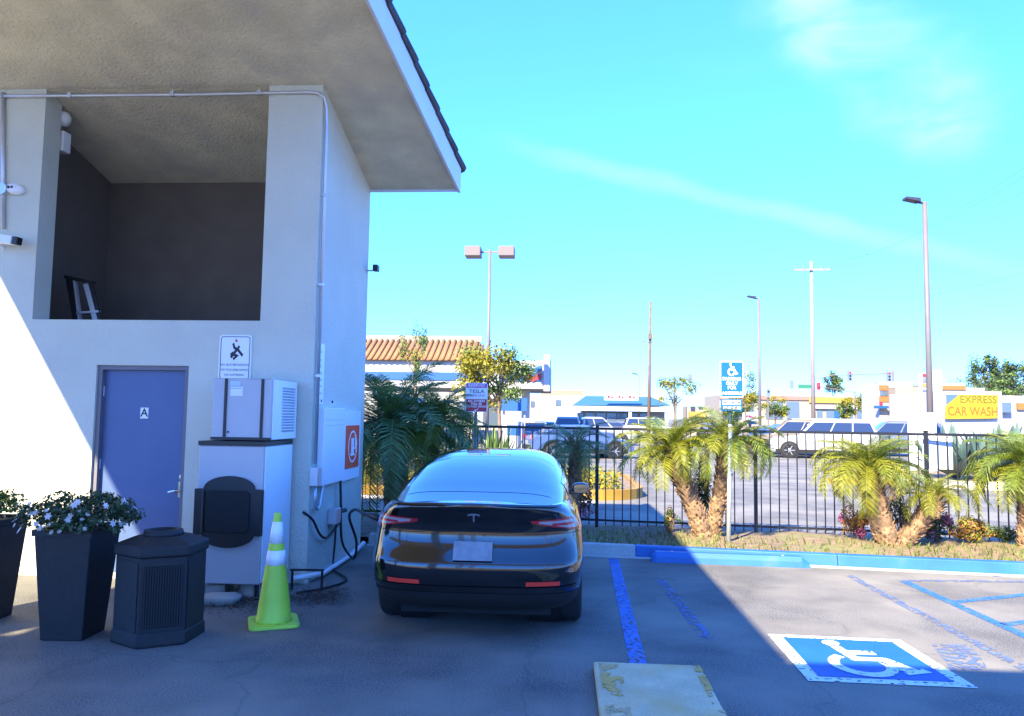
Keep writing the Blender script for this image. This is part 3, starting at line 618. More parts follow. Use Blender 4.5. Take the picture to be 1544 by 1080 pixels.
MB().lathe([(.115,.861),(.11,.862)], (0,0,0), 20).build('opening', 'blackmatte', wb, world=False)
for k in range(6):
    o = MB().box(-.165,.165,-.335,-.3255,.12,.67).build('panel', 'bin', wb, world=False, bevel=.004); o.rotation_euler = (0,0,k*math.pi/3)
    if k == 0:
        MB().box(-.156,.156,-.3358,-.3352,.15,.64).build('slot_shade', 'blackmatte', o, world=False)  # dark sheet stands in for the shade between the slats
        for i in range(15):
            x = -.145+i*.0207; MB().box(x-.0055,x+.0055,-.350,-.3362,.16,.63).build('slat', 'bin', o, world=False)
# planters
def planter(loc, rz, bs_, ts, h, label):
    t = thing('tall_planter', label, 'planter', loc, rz, None)
    sq = lambda s_: [(-s_,-s_),(s_,-s_),(s_,s_),(-s_,s_)]
    loft(MB(), [(sq(bs_),0),(sq(bs_+(ts-bs_)*.02),.015),(sq(ts-.012),h-.05)]).build('pot', 'planter', t, world=False, bevel=.01)
    mb = MB(); vv = []
    for s_, z in ((ts,h-.05),(ts,h),(ts-.035,h),(ts-.035,h-.045)): vv += [(u,v,z) for u,v in sq(s_)]
    mb.add(vv, [(j*4+i,j*4+(i+1)%4,(j+1)*4+(i+1)%4,(j+1)*4+i) for j in range(3) for i in range(4)]); mb.build('rim', 'planter', t, world=False)
    MB().box(-ts+.03,ts-.03,-ts+.03,ts-.03,h-.06,h-.03).build('soil', 'soil', t, world=False)
    return t
planter((-3.89,6.0,0), R_(3), .165, .235, .86, 'tall tapered black planter holding the white flowered plant')
planter((-4.95,6.35,0), R_(5), .165, .235, .86, 'tall tapered black planter holding the leafy green plant')
def leafquad(mb, p, n, L, w_, mi=0):
    n = n.normalized(); t = n.cross(Vector((random.uniform(-1,1),random.uniform(-1,1),random.uniform(-1,1)))).normalized(); b = n.cross(t)*w_; t = t*L
    mb.add([p-t*.5, p+b*.5+n*w_*.12, p+t*.5, p-b*.5+n*w_*.12], [(0,1,2,3)], mi)
def blob_leaves(mb, c, r, n, L, mi=0, shell=.45, flat=1.0):
    c = Vector(c)
    for i in range(n):
        d = Vector((random.gauss(0,1),random.gauss(0,1),random.gauss(0,1))).normalized(); k = (shell+(1-shell)*random.random())
        p = c+Vector((d.x*r[0],d.y*r[1],d.z*r[2]))*k
        leafquad(mb, p, d+Vector((random.uniform(-.8,.8),random.uniform(-.8,.8),random.uniform(-.3,1.0))), L*random.uniform(.6,1.3), L*random.uniform(.35,.6), mi)
fp = thing('flowering_plant', 'dark leafy plant with white blossoms in the tall planter', 'plant', (-3.89,6.0,.83))
mb = MB()
for i in range(95):
    a = random.uniform(0,6.28); r = .43*math.sqrt(random.random()); c = (-3.89+math.cos(a)*r, 6.0+math.sin(a)*r*.8, .90+random.uniform(.0,.24)*(1.1-r)-.3*max(0,r-.30))
    blob_leaves(mb, c, (.08,.08,.055), 34, .045)
mb.build('foliage', 'leafdark', fp, fix=False)
mb = MB()
for i in range(26):
    a = random.uniform(0,6.28); r = random.uniform(.1,.34); mb.tube([(-3.89+math.cos(a)*.05,6+math.sin(a)*.05,.82),(-3.89+math.cos(a)*r*.6,6+math.sin(a)*r*.6,.95),(-3.89+math.cos(a)*r,6+math.sin(a)*r,1.02)], .005, 5)
mb.build('stems', 'bark', fp)
def blossom_mesh():
    mb = MB()
    for k in range(6):
        a = k*math.pi/3; d = Vector((math.cos(a),math.sin(a),0)); s_ = Vector((-d.y,d.x,0))
        mb.add([(0,0,0), d*.5+s_*.3+Vector((0,0,.18)), d*1.0+Vector((0,0,.12)), d*.5-s_*.3+Vector((0,0,.18))], [(0,1,2,3)])
    return mb
b0 = None
for i in range(46):
    a = random.uniform(3.4,6.5) if i < 40 else random.uniform(0,6.28); r = random.uniform(.37,.47)
    loc = Vector((-3.89+math.cos(a)*r-.03, 6.0+math.sin(a)*r*.85, .85+random.uniform(0,.24)))-Vector((-3.89,6.0,.83))
    if b0 is None: b0 = blossom_mesh().build('blossom', 'blossom', fp, world=False); o = b0
    else: o = b0.copy(); col.objects.link(o)
    s_ = random.uniform(.020,.036); o.scale = (s_,s_,s_); o.location = loc; o.rotation_euler = (random.uniform(.5,1.3),random.uniform(-.3,.3),math.atan2(loc.y,loc.x)+R_(90)+random.uniform(-.5,.5))
gp = thing('leafy_plant', 'rounded bright green leafy plant in the planter beside the lit wall', 'plant', (-4.95,6.35,.83))
mb = MB()
for i in range(40):
    a = random.uniform(0,6.28); r = random.uniform(0,.26); blob_leaves(mb, (-4.95+math.cos(a)*r,6.35+math.sin(a)*r,.92+random.uniform(0,.2)*(1-r*2)), (.08,.08,.06), 26, .045)
mb.build('foliage', 'leaf', gp, fix=False)
mb = MB()
for i in range(12): a = random.uniform(0,6.28); mb.tube([(-4.95,6.35,.80),(-4.95+math.cos(a)*.2,6.35+math.sin(a)*.2,1.0)], .006, 5)
mb.build('stems', 'bark', gp)

# ------------------------------------------------------------------ the black car
CX, CY = -.70, 6.06
car = thing('black_sedan', 'glossy black electric sedan parked nose-in on the charge cable', 'car', (CX,CY,0), R_(.6))
def lerp_tab(tab, x):
    if x <= tab[0][0]: return tab[0][1]
    for (x0, v0), (x1, v1) in zip(tab[:-1], tab[1:]):
        if x <= x1:
            t = (x-x0)/(x1-x0); t = t*t*(3-2*t) if False else t; return v0+(v1-v0)*t
    return tab[-1][1]
def spline_tab(tab, x):
    n = len(tab)
    if x <= tab[0][0]: return tab[0][1]
    if x >= tab[-1][0]: return tab[-1][1]
    for i in range(n-1):
        if x <= tab[i+1][0]:
            x0, x1 = tab[i][0], tab[i+1][0]; t = (x-x0)/(x1-x0)
            def sl_(k):
                if k == 0: return (tab[1][1]-tab[0][1])/(tab[1][0]-tab[0][0])
                if k == n-1: return (tab[-1][1]-tab[-2][1])/(tab[-1][0]-tab[-2][0])
                return (tab[k+1][1]-tab[k-1][1])/(tab[k+1][0]-tab[k-1][0])
            m0, m1 = sl_(i)*(x1-x0), sl_(i+1)*(x1-x0); t2, t3 = t*t, t*t*t
            return (2*t3-3*t2+1)*tab[i][1]+(t3-2*t2+t)*m0+(-2*t3+3*t2)*tab[i+1][1]+(t3-t2)*m1
CLEN = 4.5
REAR = [(.20,.34),(.26,.17),(.33,.075),(.44,.025),(.56,.0),(.63,.004),(.67,.03),(.74,.075),(.84,.10),(.93,.09),(1.0,.055),(1.05,.018),(1.075,.012)]
HALF = [(.20,.74),(.26,.80),(.34,.845),(.46,.872),(.60,.885),(.72,.888),(.82,.88),(.90,.865),(.97,.835),(1.03,.79),(1.075,.735)]
def kz(y): return spline_tab([(0,1),(1.2,1),(2.2,.965),(3.2,.92),(3.7,.87),(4.1,.80),(4.5,.70)], y)
def ring_pt(s, z):
    """s in 0..1: from rear centre round the right side to front centre"""
    w_ = spline_tab(HALF, z); r = spline_tab(REAR, z); LR, LF = .62, 1.0; fr = CLEN-.02-.25*max(0,(z-.55))-.5*max(0,.4-z)
    if s < .4:
        a = (s/.4)*math.pi/2; e = 2/3.6
        x = w_*math.sin(a)**e if a > 0 else 0; y = r+LR*(1-math.cos(a)**e if a < math.pi/2-1e-6 else 1)
    elif s < .7:
        t = (s-.4)/.3; y = r+LR+(fr-LF-r-LR)*t; x = w_*(1+.012*math.sin(t*math.pi))
    else:
        a = (1-(s-.7)/.3)*math.pi/2; e = 2/2.9
        x = w_*math.sin(a)**e if a > 0 else 0; y = fr-LF*(1-math.cos(a)**e if a < math.pi/2-1e-6 else 1)
    k = kz(y); return Vector((x, y, .2+(z-.2)*k))
zl = [.20,.23,.26,.295,.33,.385,.44,.50,.56,.60,.63,.65,.67,.70,.74,.79,.84,.885,.93,.965,1.0,1.025,1.05,1.065,1.075]
NS = 64; ss = [i/NS for i in range(NS+1)]
mb = MB(); vv = []; per = 2*NS
for z in zl:
    vv += [ring_pt(s, z) for s in ss]+[Vector((-p.x,p.y,p.z)) for p in (ring_pt(s, z) for s in reversed(ss[1:-1]))]
ff = [(j*per+i, j*per+(i+1)%per, (j+1)*per+(i+1)%per, (j+1)*per+i) for j in range(len(zl)-1) for i in range(per)]
# deck: lid over the top ring, gently crowned
ND = 10; base = len(vv); topz = zl[-1]
ring = [ring_pt(s, topz) for s in ss]
for k in range(1, ND+1):
    u = 1-k/ND
    for s, p in zip(ss, ring): vv.append(Vector((p.x*u, p.y, p.z+.030*(1-u*u)*(1 if True else 0))))
def ridx(k, i): return (len(zl)-1)*per+i if k == 0 else base+(k-1)*(NS+1)+i
for k in range(ND):
    for i in range(NS): ff.append((ridx(k,i), ridx(k,i+1), ridx(k+1,i+1), ridx(k+1,i)))
base2 = len(vv)
for k in range(1, ND):
    u = 1-k/ND
    for s, p in zip(ss, ring): vv.append(Vector((-p.x*u, p.y, p.z+.030*(1-u*u))))
def lidx(k, i):
    if k == 0: return (len(zl)-1)*per+((per-i)%per)
    if k == ND: return base+(ND-1)*(NS+1)+i
    return base2+(k-1)*(NS+1)+i
for k in range(ND):
    for i in range(NS): ff.append((lidx(k+1,i), lidx(k+1,i+1), lidx(k,i+1), lidx(k,i)))
ff.append(tuple(range(per-1,-1,-1)))
mb.add(vv, ff)
body = mb.build('body', 'carblack', car, True, world=False)
bm = bmesh.new(); bm.from_mesh(body.data); bmesh.ops.remove_doubles(bm, verts=bm.verts, dist=.0008); bmesh.ops.dissolve_degenerate(bm, edges=bm.edges, dist=.0005); bmesh.ops.recalc_face_normals(bm, faces=bm.faces)
for f_ in bm.faces: f_.smooth = len(f_.verts) < 6
bm.to_mesh(body.data); bm.free()
AX = (.93, 3.66)      # axles
# wheel arches cut out of the body
bm = bmesh.new()
for ya in AX:
    for sd in (-1, 1):
        r_ = bmesh.ops.create_cone(bm, cap_ends=True, segments=40, radius1=.365, radius2=.365, depth=.5, matrix=Matrix.Translation((sd*.86,ya,.335)) @ Matrix.Rotation(math.pi/2,4,'Y'))
me = bpy.data.meshes.new('wheel_arch_cutter'); bm.to_mesh(me); bm.free(); cutter = bpy.data.objects.new('cutter', me); col.objects.link(cutter)
md = body.modifiers.new('arch', 'BOOLEAN'); md.operation = 'DIFFERENCE'; md.object = cutter; md.solver = 'EXACT'
cutter.parent = car
dg = bpy.context.evaluated_depsgraph_get(); bpy.context.view_layer.update(); dg.update()
nm = bpy.data.meshes.new_from_object(body.evaluated_get(dg)); body.modifiers.clear(); body.data = nm; bpy.data.objects.remove(cutter)
nm.materials.clear(); nm.materials.append(M['carblack']); nm.polygons.foreach_set('material_index', [0]*len(nm.polygons))
# greenhouse
ZC = [(.16,1.100),(.3,1.128),(.5,1.172),(.8,1.245),(1.2,1.332),(1.6,1.396),(2.0,1.432),(2.35,1.44),(2.7,1.415),(3.05,1.30),(3.4,1.12),(3.7,.95)]
WG = [(.16,.68),(.3,.705),(.5,.73),(.8,.755),(1.2,.775),(1.6,.785),(2.0,.79),(2.35,.79),(2.7,.78),(3.05,.75),(3.4,.70),(3.7,.60)]
def gh(y, t):
    w_ = spline_tab(WG, y); zc_ = spline_tab(ZC, y); zb = .2+(1.02-.2)*kz(y)-.02
    a = t*math.pi; c_ = math.cos(a); s_ = math.sin(a); n_, m_ = 4.0, 2.7
    x = w_*math.copysign(abs(c_)**(2/n_), c_); z = zb+(zc_-zb)*max(s_,0)**(2/m_); return Vector((x, y, z))
NY, NT = 60, 40
def gh_part(name, ya, yb, ta, tb, m, parent, ny, nt_, off=0.0, smooth=True):
    mb = MB()
    def fn(u, v):
        y = ya+(yb-ya)*v; t = ta+(tb-ta)*u; p = gh(y, t)
        if off:
            e = 1e-3; dt = gh(y, min(.999,t+e))-gh(y, max(.001,t-e)); dy = gh(min(3.69,y+.01), t)-gh(max(.17,y-.01), t); n_ = dt.cross(dy).normalized()
            if n_.z < 0 and abs(n_.x) < .5: n_ = -n_
            if n_.x*p.x < 0 and abs(n_.x) >= .5: n_ = -n_
            p = p+n_*off
        return p
    mb.grid(fn, nt_, ny); return mb.build(name, m, parent, smooth, world=False)
gh_part('greenhouse', .16, 3.7, 0.0, 1.0, 'glassblack', car, 70, 60)
gh_part('rear_window', .42, 1.55, .25, .75, 'glassblack', car, 30, 30, .0025)
gh_part('roof_glass', 1.558, 2.55, .25, .75, 'glassblack', car, 20, 24, .0025)
gh_part('windscreen', 2.62, 3.55, .24, .76, 'glassblack', car, 20, 24, .004)
for ta, tb in ((.035,.19),(.81,.965)):
    gh_part('side_window', 1.02, 1.92, ta, tb, 'glassblack', car, 16, 10, .004); gh_part('side_window', 1.98, 2.95, ta, tb, 'glassblack', car, 16, 10, .004)
def side_of(z):      # find s for a given half-width x on the rear
    pass
def body_patch(name, xa, xb, za, zb, m, parent, off=.004, nu=12, nv=6, sgn=1, zf=None):
    """patch on the rear of the body: x in xa..xb (as s) , z in za..zb"""
    def fn(u, v):
        s = xa+(xb-xa)*u; lo, hi = (za, zb) if zf is None else zf(u); z = lo+(hi-lo)*v
        p = ring_pt(s, z); e = .002
        du = ring_pt(min(1,s+e), z)-ring_pt(max(0,s-e), z); dv = ring_pt(s, min(1.07,z+e))-ring_pt(s, max(.2,z-e)); n_ = dv.cross(du).normalized()
        c_ = Vector((0, 2.2, p.z)); n_ = n_ if n_.dot(p-c_) > 0 else -n_
        p = p+n_*off; return Vector((p.x*sgn, p.y, p.z))
    return MB().grid(fn, nu, nv).build(name, m, parent, True, world=False)
def s_of_x(x, z):
    w_ = spline_tab(HALF, z); q = min(.9999, x/w_); return .4*(math.asin(q**(3.6/2))/(math.pi/2))
body_patch('lower_valance', 0, .33, .235, .40, 'blackmatte', car, .003, 24, 8); body_patch('lower_valance', 0, .33, .235, .40, 'blackmatte', car, .003, 24, 8, -1)
for sgn in (1,-1):
    body_patch('reflector', s_of_x(.42,.47), s_of_x(.685,.47), .468, .502, 'reflred', car, .006, 8, 2, sgn)
    lampo = body_patch('tail_lamp', s_of_x(.46,.94), .43, .86, .955, 'lampred', car, .005, 24, 8, sgn, lambda u: (.945-.075*min(1,u*1.5)**.7, .968+.022*min(1,u*1.4)))
    body_patch('clear_lens', s_of_x(.52,.94), s_of_x(.815,.94), .9, .94, 'lampclear', lampo, .009, 14, 3, sgn, lambda u: (.945-.045*min(1,u*1.6), .962+.006*u))
    body_patch('dark_lens', s_of_x(.62,.94), s_of_x(.79,.94), .9, .94, 'lampred', lampo, .012, 10, 2, sgn, lambda u: (.925, .945))
    # trunk seam lines
    body_patch('seam', s_of_x(.40,.80), s_of_x(.86,.80), .855, .859, 'blackmatte', car, .0035, 14, 1, sgn)
body_patch('bumper_crease', 0, .30, .445, .455, 'carblack', car, .012, 20, 2); body_patch('bumper_crease', 0, .30, .445, .455, 'carblack', car, .012, 20, 2, -1)
# number plate with a recess frame, badge
yp = -.004
MB().add([(-.155,yp,.66),(.155,yp,.66),(.155,yp+.055,.80),(-.155,yp+.055,.80),(-.155,yp+.02,.66),(.155,yp+.02,.66),(.155,yp+.075,.80),(-.155,yp+.075,.80)],
    [(0,1,2,3),(7,6,5,4),(0,4,5,1),(1,5,6,2),(2,6,7,3),(3,7,4,0)]).build('number_plate', 'plate', car, world=False)
f = lambda u,v,d: (u, .058-d-.35*(v-.985), v)
strokes([[(-.045,1.005),(-.02,1.012),(.02,1.012),(.045,1.005)],[(0,1.005),(0,.955)]], .014, f, (), -.012, .006).build('badge', 'chrome', car, world=False)
MB().box(-.25,.25,.11,.125,.862,.874).build('trunk_handle', 'blackmatte', car, world=False)
# lip of the boot lid
def lip(u, v):
    s = (u-.5)*2; x = s*.70; p = ring_pt(s_of_x(abs(x),1.075), 1.075); return Vector((x, p.y-.018+.05*v+.0*abs(s), p.z-.004+.016*math.sin(v*math.pi)+.018*(1-s*s)))
MB().grid(lip, 30, 8).build('boot_lip', 'carblack', car, True, world=False)
# wheels
def wheel(parent, x, y, r, wd, sgn, rimmat='rimdark', spokes=10, z=None):
    t = MB().lathe([(r*.66,-wd/2),(r*.92,-wd/2),(r*.985,-wd*.40),(r,-wd*.25),(r,wd*.25),(r*.985,wd*.40),(r*.92,wd/2),(r*.66,wd/2)], (0,0,0), 36, 'x', caps=False).build('wheel', 'tyre', parent, True, world=False)
    t.location = (x, y, r if z is None else z)
    mb = MB(); mb.lathe([(r*.66,-wd*.4),(r*.68,wd*.42),(r*.62,wd*.42),(r*.60,wd*.1),(r*.1,wd*.05)], (0,0,0), 28, 'x', mi=1)
    for k in range(spokes):
        a = 2*math.pi*k/spokes; mb.bar((wd*.36,0,0),(wd*.38,math.cos(a)*r*.63,math.sin(a)*r*.63), r*.07, r*.10)
    mb.lathe([(r*.16,0),(r*.16,wd*.42),(r*.1,wd*.45)], (0,0,0), 14, 'x')
    if sgn < 0: mb.v = [(-v[0],v[1],v[2]) for v in mb.v]
    mb.build('rim', [rimmat, 'blackmatte'], t, world=False)
    return t
for ya in AX:
    for sg_ in (-1,1):
        wheel(car, sg_*.765, ya, .335, .235, sg_)
        MB().lathe([(.36,-.25),(.36,.0)], (0,0,0), 30, 'x').build('wheel_well', 'blackmatte', car, world=False).location = (sg_*.70-.0 if sg_ > 0 else sg_*.70+.25, ya, .335)
for c in car.children:
    if c.name.startswith('wheel_well'):
        bm = bmesh.new(); bm.from_mesh(c.data); bm.faces.ensure_lookup_table(); dele = [f_ for f_ in bm.faces if len(f_.verts) > 8 and ((c.location.x > 0 and f_.calc_center_median().x > -.1) or (c.location.x <= 0 and f_.calc_center_median().x < -.1))]
        bmesh.ops.delete(bm, geom=dele, context='FACES'); bm.to_mesh(c.data); bm.free()
MB().box(-.62,.62,.35,4.2,.17,.26).build('underbody', 'blackmatte', car, world=False)
# mirrors
for sgn in (1,-1):
    bm = bmesh.new(); bmesh.ops.create_uvsphere(bm, u_segments=16, v_segments=10, radius=1)
    for v in bm.verts: v.co = Vector((math.copysign(abs(v.co.x)**.75,v.co.x)*.095, v.co.y*.07, math.copysign(abs(v.co.z)**.75,v.co.z)*.065))
    me = bpy.data.meshes.new('mirror'); bm.to_mesh(me); bm.free(); me.materials.append(M['carblack']); me.polygons.foreach_set('use_smooth',[True]*len(me.polygons))
    o = bpy.data.objects.new('mirror', me); col.objects.link(o); o.parent = car; o.location = (sgn*.93,2.62,1.0)
    MB().bar((sgn*.78,2.62,.965),(sgn*.88,2.62,.985),.05,.03,(0,0,1)).build('mirror_arm', 'black', o, world=False).location = (-sgn*.93,-2.62,-1.0)
    MB().prism(rrect(-.075,.075,-.045,.045,.03), -.069, -.066, lambda u,v,d: (u,d,v)).build('mirror_glass', 'glassblack', o, world=False)
    for ya, yb in ((1.1,1.95),): pass

# ------------------------------------------------------------------ fence
fdir = Vector((1,-.122,0)).normalized(); F0 = Vector((-4.2, FY(-4.2), 0)); frz = math.atan(-.122); FL = 19.0
fence = thing('iron_fence', 'black iron picket fence with slim rails along the planting strip', 'fence', F0, frz)
def fpost(x):
    mb = MB(); mb.box(x-.025,x+.025,-.025,.025,0,1.66); mb.box(x-.032,x+.032,-.032,.032,1.66,1.675); return mb.build('post', 'fence', fence, world=False)
MB().box(-.0,FL,-.018,.018,1.60,1.64).build('rail', 'fence', fence, world=False); MB().box(0,FL,-.018,.018,.20,.235).build('rail', 'fence', fence, world=False)
for i in range(9): fpost(.05+i*2.36)
pkt = MB().box(-.008,.008,-.008,.008,.14,1.598).build('picket', 'fence', fence, world=False); pkt.location = (.17,0,0)
k = 0; x = .17+.128
while x < FL-.05:
    if abs(((x-.05)+1.18) % 2.36-1.18) > .05:
        c = pkt.copy(); col.objects.link(c); c.location = (x,0,0)
    x += .128
# ------------------------------------------------------------------ palms
def frond_mesh(L, droop, seed, nl=34, ll=.26, wid=.016, curl=.25):
    rnd = random.Random(seed); mb = MB(); pts = []; p = Vector((0,0,0)); a = R_(62)
    for i in range(15):
        pts.append(p.copy()); st_ = L/14; p = p+Vector((math.cos(a),0,math.sin(a)))*st_; a -= R_(droop)/14*(.6+.9*i/14)
    mb.tube(pts, [.013*(1-i/16) for i in range(15)], 5, mi=1)
    for k in range(nl):
        t = .14+.86*k/nl; fi = t*14; i = min(int(fi),13); q = pts[i]+(pts[i+1]-pts[i])*(fi-i); d = (pts[i+1]-pts[i]).normalized()
        for sgn in (-1,1):
            l = ll*(.45+.75*math.sin(math.pi*min(1,t*.86+.1)))*rnd.uniform(.85,1.15); n_ = Vector((0,1,0))*sgn; up = d.cross(Vector((0,1,0))).normalized()
            if up.z < 0: up = -up
            dr_ = (d*.75+n_*.8+up*rnd.uniform(.05,.35)).normalized(); tip = q+dr_*l+Vector((0,0,-curl*l*rnd.uniform(.5,1.3))); mid = q+dr_*l*.5+Vector((0,0,.02*l)); wv = d*wid*.5
            mb.add([q-wv*.6, q+wv*.6, mid+wv, tip, mid-wv], [(0,1,2,4),(4,2,3)])
    return mb
FR = {}
def frond_data(kind, m):
    key = (kind, m)
    if key not in FR:
        L, dr_, nl, ll, curl = [(1.0,95,36,.24,.3),(1.15,125,40,.26,.35),(.9,70,34,.22,.25),(1.05,150,38,.24,.4)][kind]
        o = frond_mesh(L, dr_, 11+kind, nl, ll, .017, curl).build('frond', [m, m], None, fix=False); FR[key] = o.data; bpy.data.objects.remove(o)
    return FR[key]
def palm_trunk(path, r0, r1, t, seed):
    rnd = random.Random(seed); mb = MB(); P = bez(path, 8); n = len(P); mb.tube(P, [r0+(r1-r0)*i/(n-1)+.012*math.sin(i*2.1) for i in range(n)], 12)
    tot = 260
    for k in range(tot):
        f_ = k/tot; fi = f_*(n-1); i = min(int(fi), n-2); q = P[i]+(P[i+1]-P[i])*(fi-i); d = (P[i+1]-P[i]).normalized(); a = k*2.39996
        sx = d.cross(Vector((0,1,0))).normalized(); sy = d.cross(sx); o = sx*math.cos(a)+sy*math.sin(a); r = (r0+(r1-r0)*f_)
        b = q+o*r*.8; tip = b+o*rnd.uniform(.025,.065)*(1+1.3*f_**4)+d*rnd.uniform(.04,.09)*(1+1.2*f_**4); s_ = o.cross(d)*rnd.uniform(.018,.032)
        mb.add([b-s_-d*.02, b+s_-d*.02, tip+s_*.45, tip-s_*.45, b+d*.03-o*.01], [(0,1,2,3),(3,2,4),(1,4,2),(0,3,4)])
    return mb.build('trunk', 'trunk', t)
def crown(t, top, n, scale, m, seed, lean=(0,0), low=-25, hi=80, dead=0, mats=None):
    rnd = random.Random(seed); o0 = parent_loc(t)
    for k in range(n+dead):
        isd = k >= n; a = k*2.39996+rnd.uniform(-.3,.3); f_ = (k+.5)/n if not isd else 1.05
        tilt = hi+(low-hi)*min(1.1,f_)**.8+rnd.uniform(-8,8)      # elevation of the frond's start
        mm = 'deadfrond' if isd else (rnd.choice(mats) if mats else m)
        kind = rnd.choice((0,1,2,3)) if f_ > .25 else 2
        o = bpy.data.objects.new('frond', frond_data(kind, mm)); col.objects.link(o); o.parent = t
        s_ = scale*rnd.uniform(.82,1.12)*(.8 if isd else 1); o.scale = (s_,s_,s_)
        o.location = Vector(top)-o0+Vector((math.cos(a)*.03,math.sin(a)*.03,rnd.uniform(-.06,.05)))
        o.rotation_euler = (0, -R_(tilt-62)*.75, a)
def strip_h(x, y): return strip_z(x, max(0,min(.95,(y-ky(x,.16))/(FY(x)+.55-ky(x,.16)))))
b = Vector((2.02,11.0,0)); b.z = strip_h(b.x,b.y)-.04
p2 = thing('date_palm', 'twin-trunk pygmy palm behind the blue accessible parking sign', 'palm', b, 0, 'palms along the fence')
t1 = at(1010,688,11.0); t2 = at(1096,680,10.95)
palm_trunk([b+Vector((-.02,0,0)), (b+t1)/2+Vector((.04,0,-.05)), t1], .135, .11, p2, 1); palm_trunk([b+Vector((.08,0,0)), (b+t2)/2+Vector((.04,0,0)), t2], .10, .095, p2, 2)
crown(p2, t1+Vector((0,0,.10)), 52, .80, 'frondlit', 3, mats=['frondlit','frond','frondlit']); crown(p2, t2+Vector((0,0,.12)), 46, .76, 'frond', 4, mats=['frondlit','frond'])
b = Vector((4.42,10.75,0)); b.z = strip_h(b.x,b.y)-.04
p3 = thing('date_palm', 'twin-trunk pygmy palm with shaggy tan trunks among the pink shrubs', 'palm', b, 0, 'palms along the fence')
t1 = at(1310,715,10.75); t2 = at(1408,758,10.7)
palm_trunk([b+Vector((-.02,0,0)), (b+t1)/2+Vector((-.03,0,0)), t1], .15, .15, p3, 5); palm_trunk([b+Vector((.1,0,0)), (b+t2)/2+Vector((.02,0,-.06)), t2], .12, .10, p3, 6)
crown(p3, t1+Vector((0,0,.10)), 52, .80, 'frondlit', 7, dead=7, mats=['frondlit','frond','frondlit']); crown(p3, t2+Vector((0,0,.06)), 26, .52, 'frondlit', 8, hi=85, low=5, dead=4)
t1 = at(1552,715,10.6); b = Vector((t1.x-.03,10.6,0)); b.z = strip_h(b.x,b.y)-.04
p4 = thing('date_palm', 'single palm with full drooping crown at the fence end by the low hedge', 'palm', b, 0, 'palms along the fence')
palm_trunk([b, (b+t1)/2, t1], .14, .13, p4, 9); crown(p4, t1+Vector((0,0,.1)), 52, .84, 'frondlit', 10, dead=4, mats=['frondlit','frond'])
t1 = at(592,668,11.3); b = Vector((t1.x+.08,11.3,.1))
p1 = thing('date_palm', 'dark shaded palm clump between the building and the car', 'palm', b, 0, 'palms along the fence')
palm_trunk([b, (b+t1)/2+Vector((.03,0,0)), t1], .20, .18, p1, 12); crown(p1, t1+Vector((0,0,.2)), 64, 1.3, 'frondshade', 13, hi=88, low=-40, mats=['frondshade','frondshade','frond'])
t2 = at(655,650,11.5); b2 = Vector((t2.x-.12,11.5,.1))
palm_trunk([b2, (b2+t2)/2, t2], .09, .08, p1, 14); crown(p1, t2+Vector((0,0,.12)), 44, .95, 'frondshade', 15, hi=85, low=-30, mats=['frondshade','frond'])
t1 = at(868,672,11.6); b = Vector((t1.x-.05,11.6,.1))
p5 = thing('date_palm', 'small dark palm in shade just beyond the parked black car', 'palm', b, 0, 'palms along the fence')
palm_trunk([b, (b+t1)/2, t1], .09, .08, p5, 16); crown(p5, t1+Vector((0,0,.02)), 26, .70, 'frondshade', 17, hi=60, low=-35, mats=['frondshade'])
# ------------------------------------------------------------------ shrubs along the fence
def shrub(name, label, cat, c, r, n, L, mats, seed, group=None, clumps=14):
    random.seed(seed); t = thing(name, label, cat, (c[0],c[1],c[2]), 0, group); mb = MB()
    for k in range(clumps):
        d = Vector((random.gauss(0,1),random.gauss(0,1),random.gauss(0,1))).normalized()*random.uniform(.35,.8)
        cc = (c[0]+d.x*r[0], c[1]+d.y*r[1], c[2]+r[2]+d.z*r[2]); kk = random.uniform(.30,.5)
        blob_leaves(mb, cc, (r[0]*kk,r[1]*kk,r[2]*kk), n//clumps, L, random.randrange(len(mats)))
    mb.build('foliage', mats, t, fix=False)
    mb = MB()
    for k in range(6):
        a = random.uniform(0,6.28); mb.tube([c, (c[0]+math.cos(a)*r[0]*.3,c[1]+math.sin(a)*r[1]*.3,c[2]+r[2]*.8), (c[0]+math.cos(a)*r[0]*.6,c[1]+math.sin(a)*r[1]*.6,c[2]+r[2]*1.5)], .008, 5)
    mb.build('stems', 'bark', t); return t
def on_strip(px, py, Y, sink=.03): p = at(px, py, Y); return (p.x, p.y, strip_h(p.x,p.y)-sink)
shrub('pink_shrub', 'pink leaved shrub left of the shaggy twin palm trunks', 'shrub', on_strip(1287,800,11.05), (.25,.22,.27), 1200, .055, ['leafpink','leafpink','leaforange'], 21)
shrub('pink_shrub', 'pink topped dark shrub in the fork of the twin palm', 'shrub', on_strip(1358,795,11.15), (.24,.2,.32), 1000, .05, ['leafpink','leafdark'], 22)
shrub('pink_shrub', 'dark green and crimson shrub right of the twin palm', 'shrub', on_strip(1412,795,11.1), (.24,.2,.30), 1100, .05, ['leafdark','leafpink','leafdark'], 23)
shrub('low_hedge', 'clipped orange and green low hedge along the fence', 'hedge', on_strip(1468,805,11.05), (.38,.2,.205), 2000, .045, ['leaforange','leafyellow','leaf'], 24, None, 26)
shrub('low_hedge', 'dark green low shrub beside the clipped orange hedge', 'shrub', on_strip(1515,808,11.05), (.2,.18,.15), 600, .045, ['leafdark','leaf'], 25)
shrub('dark_shrub', 'dark ivy-like shrub filling the gap between twin palm trunks', 'shrub', on_strip(1058,800,11.45), (.2,.12,.52), 1100, .05, ['leafdark'], 26, None, 20)
shrub('leafy_shrub', 'small green leafy shrub at the foot of the twin palm', 'shrub', on_strip(1012,800,11.25), (.12,.12,.2), 400, .05, ['leaf','leaforange'], 27)
